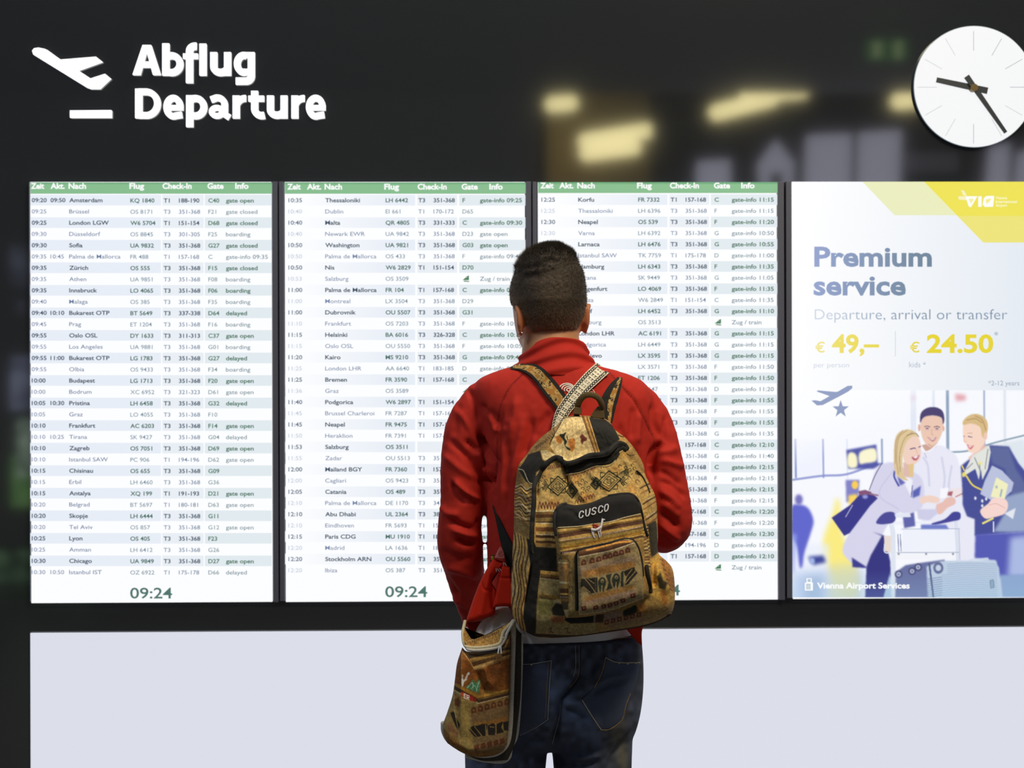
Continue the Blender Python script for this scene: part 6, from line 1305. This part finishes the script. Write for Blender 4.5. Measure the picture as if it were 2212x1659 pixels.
def rv(L_): return L_[::-1]
E1 = rv(kx([(15, 92), (130, 112), (240, 175), (330, 275), (420, 400), (500, 500), (565, 590), (610, 690)])); E2 = rv(kx([(170, 35), (300, 34), (400, 82), (480, 160), (560, 250), (630, 340), (700, 440), (740, 540)]))
ribbon('shoulder_strap', E1, E2, strapcol(30, 61), M_cloth, pack, .006, 130, 30, fwd)
E1 = rv(kx([(1290, 200), (1235, 240), (1170, 320), (1115, 420), (1100, 520), (1130, 640), (1140, 720)])); E2 = rv(kx([(1352, 205), (1345, 270), (1322, 380), (1295, 480), (1270, 570), (1245, 680), (1225, 760)]))
ribbon('shoulder_strap', E1, E2, strapcol(26, 71, .42), M_cloth, pack, .007, 110, 30, [d_ for d_ in fwd])
def flatcol(c_): return lambda S2, T2: np.broadcast_to(np.array(c_, float), S2.shape+(3,)).copy()
ribbon('adjuster_webbing', rv(k5([(690, 60), (735, 240), (770, 420), (820, 600), (880, 780), (930, 880)])), rv(k5([(705, 90), (790, 250), (860, 390), (925, 510), (990, 620), (1020, 700)])), flatcol((26, 27, 27)), mat('webbing', rough=.8, vcol=True, bump=.3), pack, .005, 60, 8)

# ======================= shoulder bag =======================
BY = 2.872
cv = Canvas(945, 1330, 1140, 1659, 2, (150, 108, 50)); k6 = lambda L: [(930+x*.19826, 1330+y*.1983) for x, y in L]
P(k6, [(240, 300), (900, 300), (900, 850), (260, 760)], (132, 78, 28)); 
cv.stripes([*k6([(330, 380), (900, 300), (900, 430), (480, 590)])], [(0, .25, (120, 84, 36)), (.25, .45, (60, 44, 24)), (.45, .65, (160, 124, 60)), (.65, .85, (92, 62, 28)), (.85, 1, (196, 160, 96))])
P(k6, [(480, 590), (600, 545), (870, 440), (870, 800), (270, 720), (300, 450), (340, 380), (430, 480)], (140, 82, 28), soft=.6); L(k6, [(345, 380), (430, 500), (490, 585), (600, 550), (860, 455)], 9, (196, 160, 100)); P(k6, [(600, 560), (860, 470), (860, 600), (650, 700)], (116, 66, 24), alpha=.6, soft=5)
cv.stripes([*k6([(250, 720), (520, 870), (520, 990), (245, 840)])], [(0, .3, (176, 132, 48)), (.3, .65, (70, 48, 26)), (.65, .8, (190, 176, 130)), (.8, 1, OL)]); cv.stripes([*k6([(520, 870), (880, 790), (880, 890), (520, 980)])], [(0, .25, (176, 132, 48)), (.25, .45, (120, 88, 36)), (.45, .72, (70, 46, 26)), (.72, .85, (196, 176, 130)), (.85, 1, (140, 96, 44))])
P(k6, [(240, 860), (520, 985), (880, 880), (880, 1300), (800, 1480), (420, 1480), (130, 1220), (180, 1040)], (152, 130, 74), soft=.6)
P(k6, [(440, 1000), (880, 900), (880, 1100), (440, 1180)], (130, 98, 66), alpha=.7, soft=2); P(k6, [(470, 1330), (860, 1270), (800, 1480), (470, 1480)], (134, 104, 74), alpha=.7, soft=2); P(k6, [(440, 1160), (600, 1150), (840, 1100), (840, 1160), (600, 1200)], (164, 108, 46), alpha=.8, soft=1.5)
for i in range(6): x, y = 470+i*72, 1030-i*18; P(k6, [(x-28, y+36), (x-24, y-20), (x, y-40), (x+26, y-22), (x+32, y+26)], (104, 56, 26), soft=.4); cv.disc(*k6([(x, y)])[0], 2.2, 2.4, (168, 132, 84)); cv.disc(*k6([(x, y)])[0], 1, 1, (104, 56, 26))
for i in range(5): x, y = 500+i*70, 1440-i*18; P(k6, [(x-26, y-22), (x+24, y-40), (x+30, y+16), (x-18, y+36)], (112, 62, 34), soft=.4)
P(k6, [(410, 1240), (460, 1200), (500, 1200), (560, 1180), (620, 1180), (600, 1310), (480, 1320)], (34, 28, 22), soft=.5); P(k6, [(620, 1200), (680, 1170), (720, 1200), (700, 1300), (630, 1300)], (36, 30, 24), soft=.5); P(k6, [(720, 1180), (790, 1150), (770, 1220), (800, 1270), (720, 1290)], (34, 30, 24), soft=.5); P(k6, [(790, 1160), (880, 1140), (880, 1250), (800, 1250)], (40, 34, 26), soft=.5)
for q in ([(430, 1230), (500, 1310)], [(480, 1210), (560, 1310)], [(600, 1190), (605, 1310)], [(710, 1180), (715, 1290)], [(650, 1210), (690, 1215)]): L(k6, q, 10, (158, 130, 80))
P(k6, [(215, 1060), (250, 1040), (290, 1130), (320, 1190), (300, 1250), (250, 1150)], (34, 28, 20), soft=.6); P(k6, [(265, 910), (300, 890), (330, 940), (300, 1000), (265, 970)], (112, 62, 30), soft=.8); P(k6, [(180, 1150), (280, 1250), (300, 1340), (190, 1240)], (146, 100, 70), soft=2); P(k6, [(330, 900), (430, 950), (430, 1460), (330, 1400)], (166, 144, 84), alpha=.7, soft=3)
L(k6, [(345, 380), (335, 620), (345, 700)], 6, (190, 160, 110)); L(k6, [(258, 800), (258, 1000), (290, 1180), (330, 1400)], 6, (190, 160, 110))
P(k6, [(345, 640), (352, 645), (356, 700), (372, 690), (395, 640), (400, 622), (425, 612), (425, 640), (408, 650), (395, 700), (370, 720), (352, 775), (338, 770), (334, 700)], (232, 234, 236), soft=.4); L(k6, [(350, 640), (360, 660)], 5, (210, 180, 60))
P(k6, [(380, 780), (430, 740), (460, 695), (485, 720), (500, 740), (520, 690), (545, 700), (540, 780), (520, 845), (450, 815)], (78, 142, 100), soft=.4)
for q in ([(400, 785), (455, 730), (465, 790)], [(500, 830), (515, 760), (535, 710)], [(440, 800), (480, 760), (500, 800)]): L(k6, q, 6, (196, 226, 206))
P(k6, [(350, 830), (500, 890), (495, 945), (345, 880)], (152, 44, 28), soft=.8)
def lt6(x, y, gly, c_):
    for g in gly: L(k6, [(x+a_*22, y+b_*44+a_*8) for a_, b_ in g], 9, c_, smooth=False)
lt6(335, 838, [[(0, 1), (0, 0), (1, 0), (1, .5), (0, .5)]], (196, 60, 36)); lt6(366, 850, [[(1, 0), (0, 0), (0, 1), (1, 1)], [(0, .5), (.8, .5)]], (236, 236, 236)); lt6(398, 864, [[(0, 1), (0, 0), (1, 0), (1, .5), (0, .5), (1, 1)]], (236, 236, 236)); lt6(434, 878, [[(0, 0), (0, 1), (1, 1), (1, 0)]], (200, 56, 36))
cv.mottle(.14, 3, 82); cv.mottle(.10, 1.2, 84)
bag = thing('shoulder_bag', 'brown woven shoulder bag with llama and mountain embroidery at the left hip', 'bag', tuple(float(v) for v in W(1040, 1640, BY+.03)))
M_braid = mat('grey_braid', (205, 202, 190), 0.95, noise=.45, nscale=500, bump=.6, bscale=500)
tc = k6([(345, 350), (400, 395), (560, 400), (740, 370), (870, 200)]); lc = k6([(345, 350), (290, 520), (265, 700), (240, 870), (185, 1050), (140, 1180), (140, 1290), (185, 1390)]); bc = k6([(185, 1390), (330, 1485), (470, 1535), (650, 1530), (780, 1480), (835, 1400)]); rc = k6([(870, 200), (862, 600), (852, 1000), (845, 1250), (835, 1400)])
Pg = coons(tc, rc, bc, lc, 170, 250); pfb = edge_profile(250, 170, .16, .10, 2.2); Yg = BY-.034*pfb-.004*(vnoise(250, 170, 30, 91)-.5)
for ln, a_, wd in ((k6([(480, 590), (560, 700), (640, 900)]), -.008, 8), (k6([(345, 400), (340, 700), (330, 1300)]), .006, 5), (k6([(560, 540), (600, 620), (620, 760)]), .007, 7), (k6([(430, 950), (440, 1200), (460, 1450)]), -.003, 8), (k6([(780, 500), (700, 700), (620, 800)]), .005, 9)):
    q, s0 = pl_dist(Pg[..., 0], Pg[..., 1], cat(ln, 16)); Yg = Yg-a_*np.exp(-(q/wd)**2)*np.clip(np.minimum(s0, 1-s0)*5, 0, 1)
fp = sheet('front_panel', Pg, Yg, M_cloth, bag, cv.sample(Pg[..., 0], Pg[..., 1]), BY+.012)
TG = [wbvh(fp)]
# gusset behind the front panel, wider on the right, and the back panel
Pg2 = coons(k6([(800, 230), (900, 120), (990, 200)]), k6([(990, 200), (985, 800), (950, 1150), (915, 1400), (840, 1570)]), k6([(330, 1480), (560, 1580), (840, 1570)]), k6([(800, 230), (780, 900), (700, 1400), (330, 1480)]), 50, 90)
sheet('gusset', Pg2, BY+.022-.006*edge_profile(90, 50, .3, .2), mat('gusset_cloth', (62, 58, 52), 0.95, noise=.5, nscale=350, bump=.5, bscale=500), bag, None, BY+.050)
def braid(name, pts, y, wd, m=M_braid, n=90):
    ys = np.broadcast_to(y, (len(pts),)); A = cat(np.array([W(x, yy_, q) for (x, yy_), q in zip(pts, ys)]), n); return tube(name, A, wd/F*BY/2, m, bag, seg=10)
braid('trim_braid', k6([(905, 60), (900, 300), (890, 600), (880, 900), (868, 1200), (835, 1390), (740, 1490), (600, 1520), (450, 1500), (330, 1450), (200, 1360), (145, 1260), (138, 1170)]), [BY+.006]*13, 11.5, n=140)
braid('trim_braid', k6([(940, 60), (985, 250), (982, 600), (965, 1000), (935, 1300), (880, 1430), (850, 1550), (760, 1590), (560, 1570), (400, 1530)]), [BY+.03]*10, 9, n=120)
braid('trim_braid', k6([(375, 60), (352, 180), (365, 300), (410, 345), (560, 345), (740, 310), (780, 220), (800, 170), (900, 60)]), [BY+.03, BY+.01, BY-.012, BY-.022, BY-.03, BY-.028, BY-.018, BY-.01, BY+.004], 7, mat('cream_braid', (214, 204, 170), 0.95, noise=.35, nscale=500, bump=.6, bscale=500))
braid('trim_braid', k6([(380, 330), (420, 372), (560, 375), (730, 345), (800, 280), (840, 180), (905, 70)]), [BY-.014, BY-.026, BY-.034, BY-.030, BY-.022, BY-.014, BY], 6.5)
braid('trim_braid', k6([(790, 240), (782, 300), (775, 320)]), [BY-.02]*3, 7)
# knitted inside of the mouth
cvm = Canvas(990, 1340, 1100, 1400, 2, (176, 136, 70)); 
for i in range(16): cvm.line(k6([(380+i*24, 320-i*9), (392+i*24, 270-i*9)]), 1.8, (96, 64, 34)); cvm.disc(*k6([(388+i*24, 285-i*9)])[0], 1.6, 1.6, (206, 176, 112))
cvm.mottle(.3, 2, 5)
Pm = coons(k6([(362, 130), (400, 200), (450, 260), (520, 245), (640, 200), (760, 140), (860, 80)]), k6([(860, 80), (830, 160), (790, 230)]), k6([(370, 300), (420, 335), (560, 335), (740, 300), (790, 230)]), k6([(362, 130), (358, 220), (370, 300)]), 70, 24)
v_ = np.linspace(0, 1, 24)[:, None]; sheet('knitted_mouth', Pm, BY+.016-.036*v_+np.zeros((24, 70)), M_cloth, bag, cvm.sample(Pm[..., 0], Pm[..., 1]), BY+.022)
braid('tassel', k6([(752, 335), (742, 370), (735, 410)]), [BY-.034, BY-.036, BY-.038], 3.2, mat('white_cord', (218, 224, 232), .8), n=12); braid('tassel', k6([(765, 335), (768, 375), (770, 410)]), [BY-.034, BY-.036, BY-.038], 3.2, mat('white_cord'), n=12)
h = hit(TG, *k6([(745, 450)])[0], BY-.03)-np.array([0, .004, 0]); v1, f1 = disc_geo(h, .0066, h[1]-.003, h[1]+.002, 24); bt_ = mk('button', v1, f1, mat('coconut_button', (128, 92, 52), .5), bag, smooth=False)
for dx in (-.0016, .0016): v1, f1 = disc_geo(h+np.array([dx, 0, 0]), .0008, h[1]-.0036, h[1]-.002, 8); mk('button_hole', v1, f1, mat('hole_dark', (40, 26, 16), .8), bt_, smooth=False)
# woven sling of the bag, over the right shoulder and under the backpack
def wov(S2, T2):
    cr = np.array([246, 238, 214.]); dkc = np.array([34, 34, 36.]); w_ = 28.0; d = np.zeros(S2.shape, bool)
    for tc_ in (.16, .84):
        u = (S2 % 6.4)-3.2; q = np.hypot(u, (T2-tc_)*w_*1.05); d |= (np.abs(q-2.6) < 1.05)
    u = S2 % 11; d |= (((np.abs(u-3.2) < .75) | (np.abs(u-7.2) < .75)) & (np.abs(T2-.5) < .19) & ~(np.abs(T2-.5) < .03)) | ((np.abs(u-5.2) < 2.6) & (np.abs(np.abs(T2-.5)-.09) < .016))
    return np.where(d[..., None], dkc, cr)
E1 = rv(kx([(1040, 20), (900, 150), (760, 310), (650, 450), (560, 590), (520, 720), (500, 830)])+[(1172, 1000), (1130, 1180), (1112, 1300)]); E2 = rv(kx([(1190, 140), (1060, 260), (940, 370), (820, 510), (740, 600), (680, 690), (610, 800)])+[(1200, 1000), (1152, 1180), (1130, 1300)])
ribbon('woven_strap', E1, E2, wov, mat('woven_strap_cloth', rough=.9, vcol=True, bump=.4, bscale=900), bag, .010, 520, 40, [np.array([0.004, .02, .0]), np.array([0.006, .03, -.008]), np.array([.0, .03, -.02]), np.array([-.02, .025, -.05]), np.array([-.04, .015, -.09]), np.array([-.08, .004, -.16])])
# ---- turned-up jacket hem and tee beside the bag ----
def puff(name, tc, rc, bc, lc, y0, y1, th, m, parent, cols, nu=50, nv=60, yb=.012, dents=()):
    Pp = coons(tc, rc, bc, lc, nu, nv); v_ = np.linspace(0, 1, nv)[:, None]; Y = y0+(y1-y0)*v_-th*edge_profile(nv, nu, .2, .1)
    for ln, a_, wd in dents:
        q, s0 = pl_dist(Pp[..., 0], Pp[..., 1], cat(ln, 12)); Y = Y-a_*np.exp(-(q/wd)**2)
    c_ = np.broadcast_to(lin(cols), Pp.shape[:2]+(3,)) if cols is not None else None
    return sheet(name, Pp, Y, m, parent, c_, Y.max()+yb)
RD = (206, 42, 20)
puff('shirt_tail', k5([(640, 1240), (900, 1170)]), k5([(900, 1170), (940, 1260), (1010, 1380), (1060, 1530)]), k5([(490, 1570), (800, 1560), (1060, 1550)]), k5([(640, 1240), (540, 1350), (500, 1480), (490, 1570)]), 2.965, 2.93, .012, M_white, person, None,
     dents=((k5([(640, 1330), (600, 1450), (590, 1560)]), -.008, 4), (k5([(800, 1230), (700, 1380), (680, 1540)]), .006, 6)))
puff('jacket_hem_fold', k5([(700, 650), (770, 680), (840, 700)]), k5([(840, 700), (690, 900), (740, 1050), (720, 1285)]), k5([(395, 1375), (490, 1365), (620, 1325), (720, 1285)]), k5([(700, 650), (640, 760), (570, 890), (510, 1030), (450, 1200), (395, 1375)]), 2.94, 2.925, .018, M_jack, emb, RD, 50, 80,
     dents=((k5([(560, 900), (600, 1000), (680, 1010)]), -.003, 3), (k5([(700, 760), (620, 1000), (560, 1280)]), .004, 7), (k5([(690, 860), (680, 1000), (700, 1200)]), -.008, 5)))
puff('jacket_hem_fold', k5([(800, 730), (850, 740), (890, 760)]), k5([(890, 760), (905, 880), (925, 1000), (930, 1190)]), k5([(690, 1215), (760, 1195), (850, 1190), (930, 1190)]), k5([(800, 730), (770, 860), (740, 1000), (690, 1215)]), 2.93, 2.915, .014, M_jack, emb, RD, 40, 60, dents=((k5([(770, 865), (840, 875), (910, 870)]), -.003, 2.5),))
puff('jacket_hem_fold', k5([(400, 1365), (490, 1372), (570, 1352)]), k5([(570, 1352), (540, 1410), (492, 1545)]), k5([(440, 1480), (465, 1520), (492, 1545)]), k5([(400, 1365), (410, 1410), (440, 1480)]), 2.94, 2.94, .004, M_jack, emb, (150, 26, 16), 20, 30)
puff('embroidered_patch', k5([(780, 525), (800, 540)]), k5([(800, 540), (825, 600), (835, 660)]), k5([(718, 655), (780, 690), (820, 700)]), k5([(780, 525), (745, 590), (718, 655)]), 2.935, 2.925, .004, M_jack, emb, (196, 110, 106), 20, 20)
for rr in (4, 9, 14):
    t = np.linspace(0, 5.6, 14); A = np.array([W(*k5([(790+rr*2.2*math.cos(q), 605+rr*2.2*math.sin(q))])[0], 2.912) for q in t]); tube('embroidery', A, .0005, mat('dark_red_thread', (130, 40, 40), .8), emb, seg=6)
for pts, c_, wd in (([(690, 640), (700, 670)], (150, 170, 40), 6), ([(672, 680), (690, 690)], (40, 40, 30), 4), ([(690, 620), (715, 620)], (50, 46, 30), 3), ([(735, 770), (740, 805)], (214, 190, 196), 2), ([(752, 775), (770, 800)], (214, 190, 196), 2), ([(775, 770), (800, 800)], (214, 190, 196), 2), ([(815, 700), (820, 735)], (214, 190, 196), 2), ([(830, 705), (850, 735)], (214, 190, 196), 2)):
    A = np.array([W(*q, 2.918 if pts[0][0] > 720 else 2.935) for q in k5(pts)]); tube('embroidery', cat(A, 6), wd/F*1.45, mat('thread_%d_%d' % (c_[0], c_[1]), c_, .8), emb, seg=6)
# jacket hem corner hanging below the pack on the right
puff('jacket_hem_corner', k7j([(1360, 130), (1450, 120), (1570, 105)]), k7j([(1570, 105), (1545, 180), (1548, 330)]), k7j([(1470, 260), (1510, 300), (1548, 330)]), k7j([(1360, 130), (1420, 200), (1470, 260)]), 2.92, 2.945, .010, M_jack, emb, RD, 30, 30)
# cream cloth edge (tee) peeping over the waistband
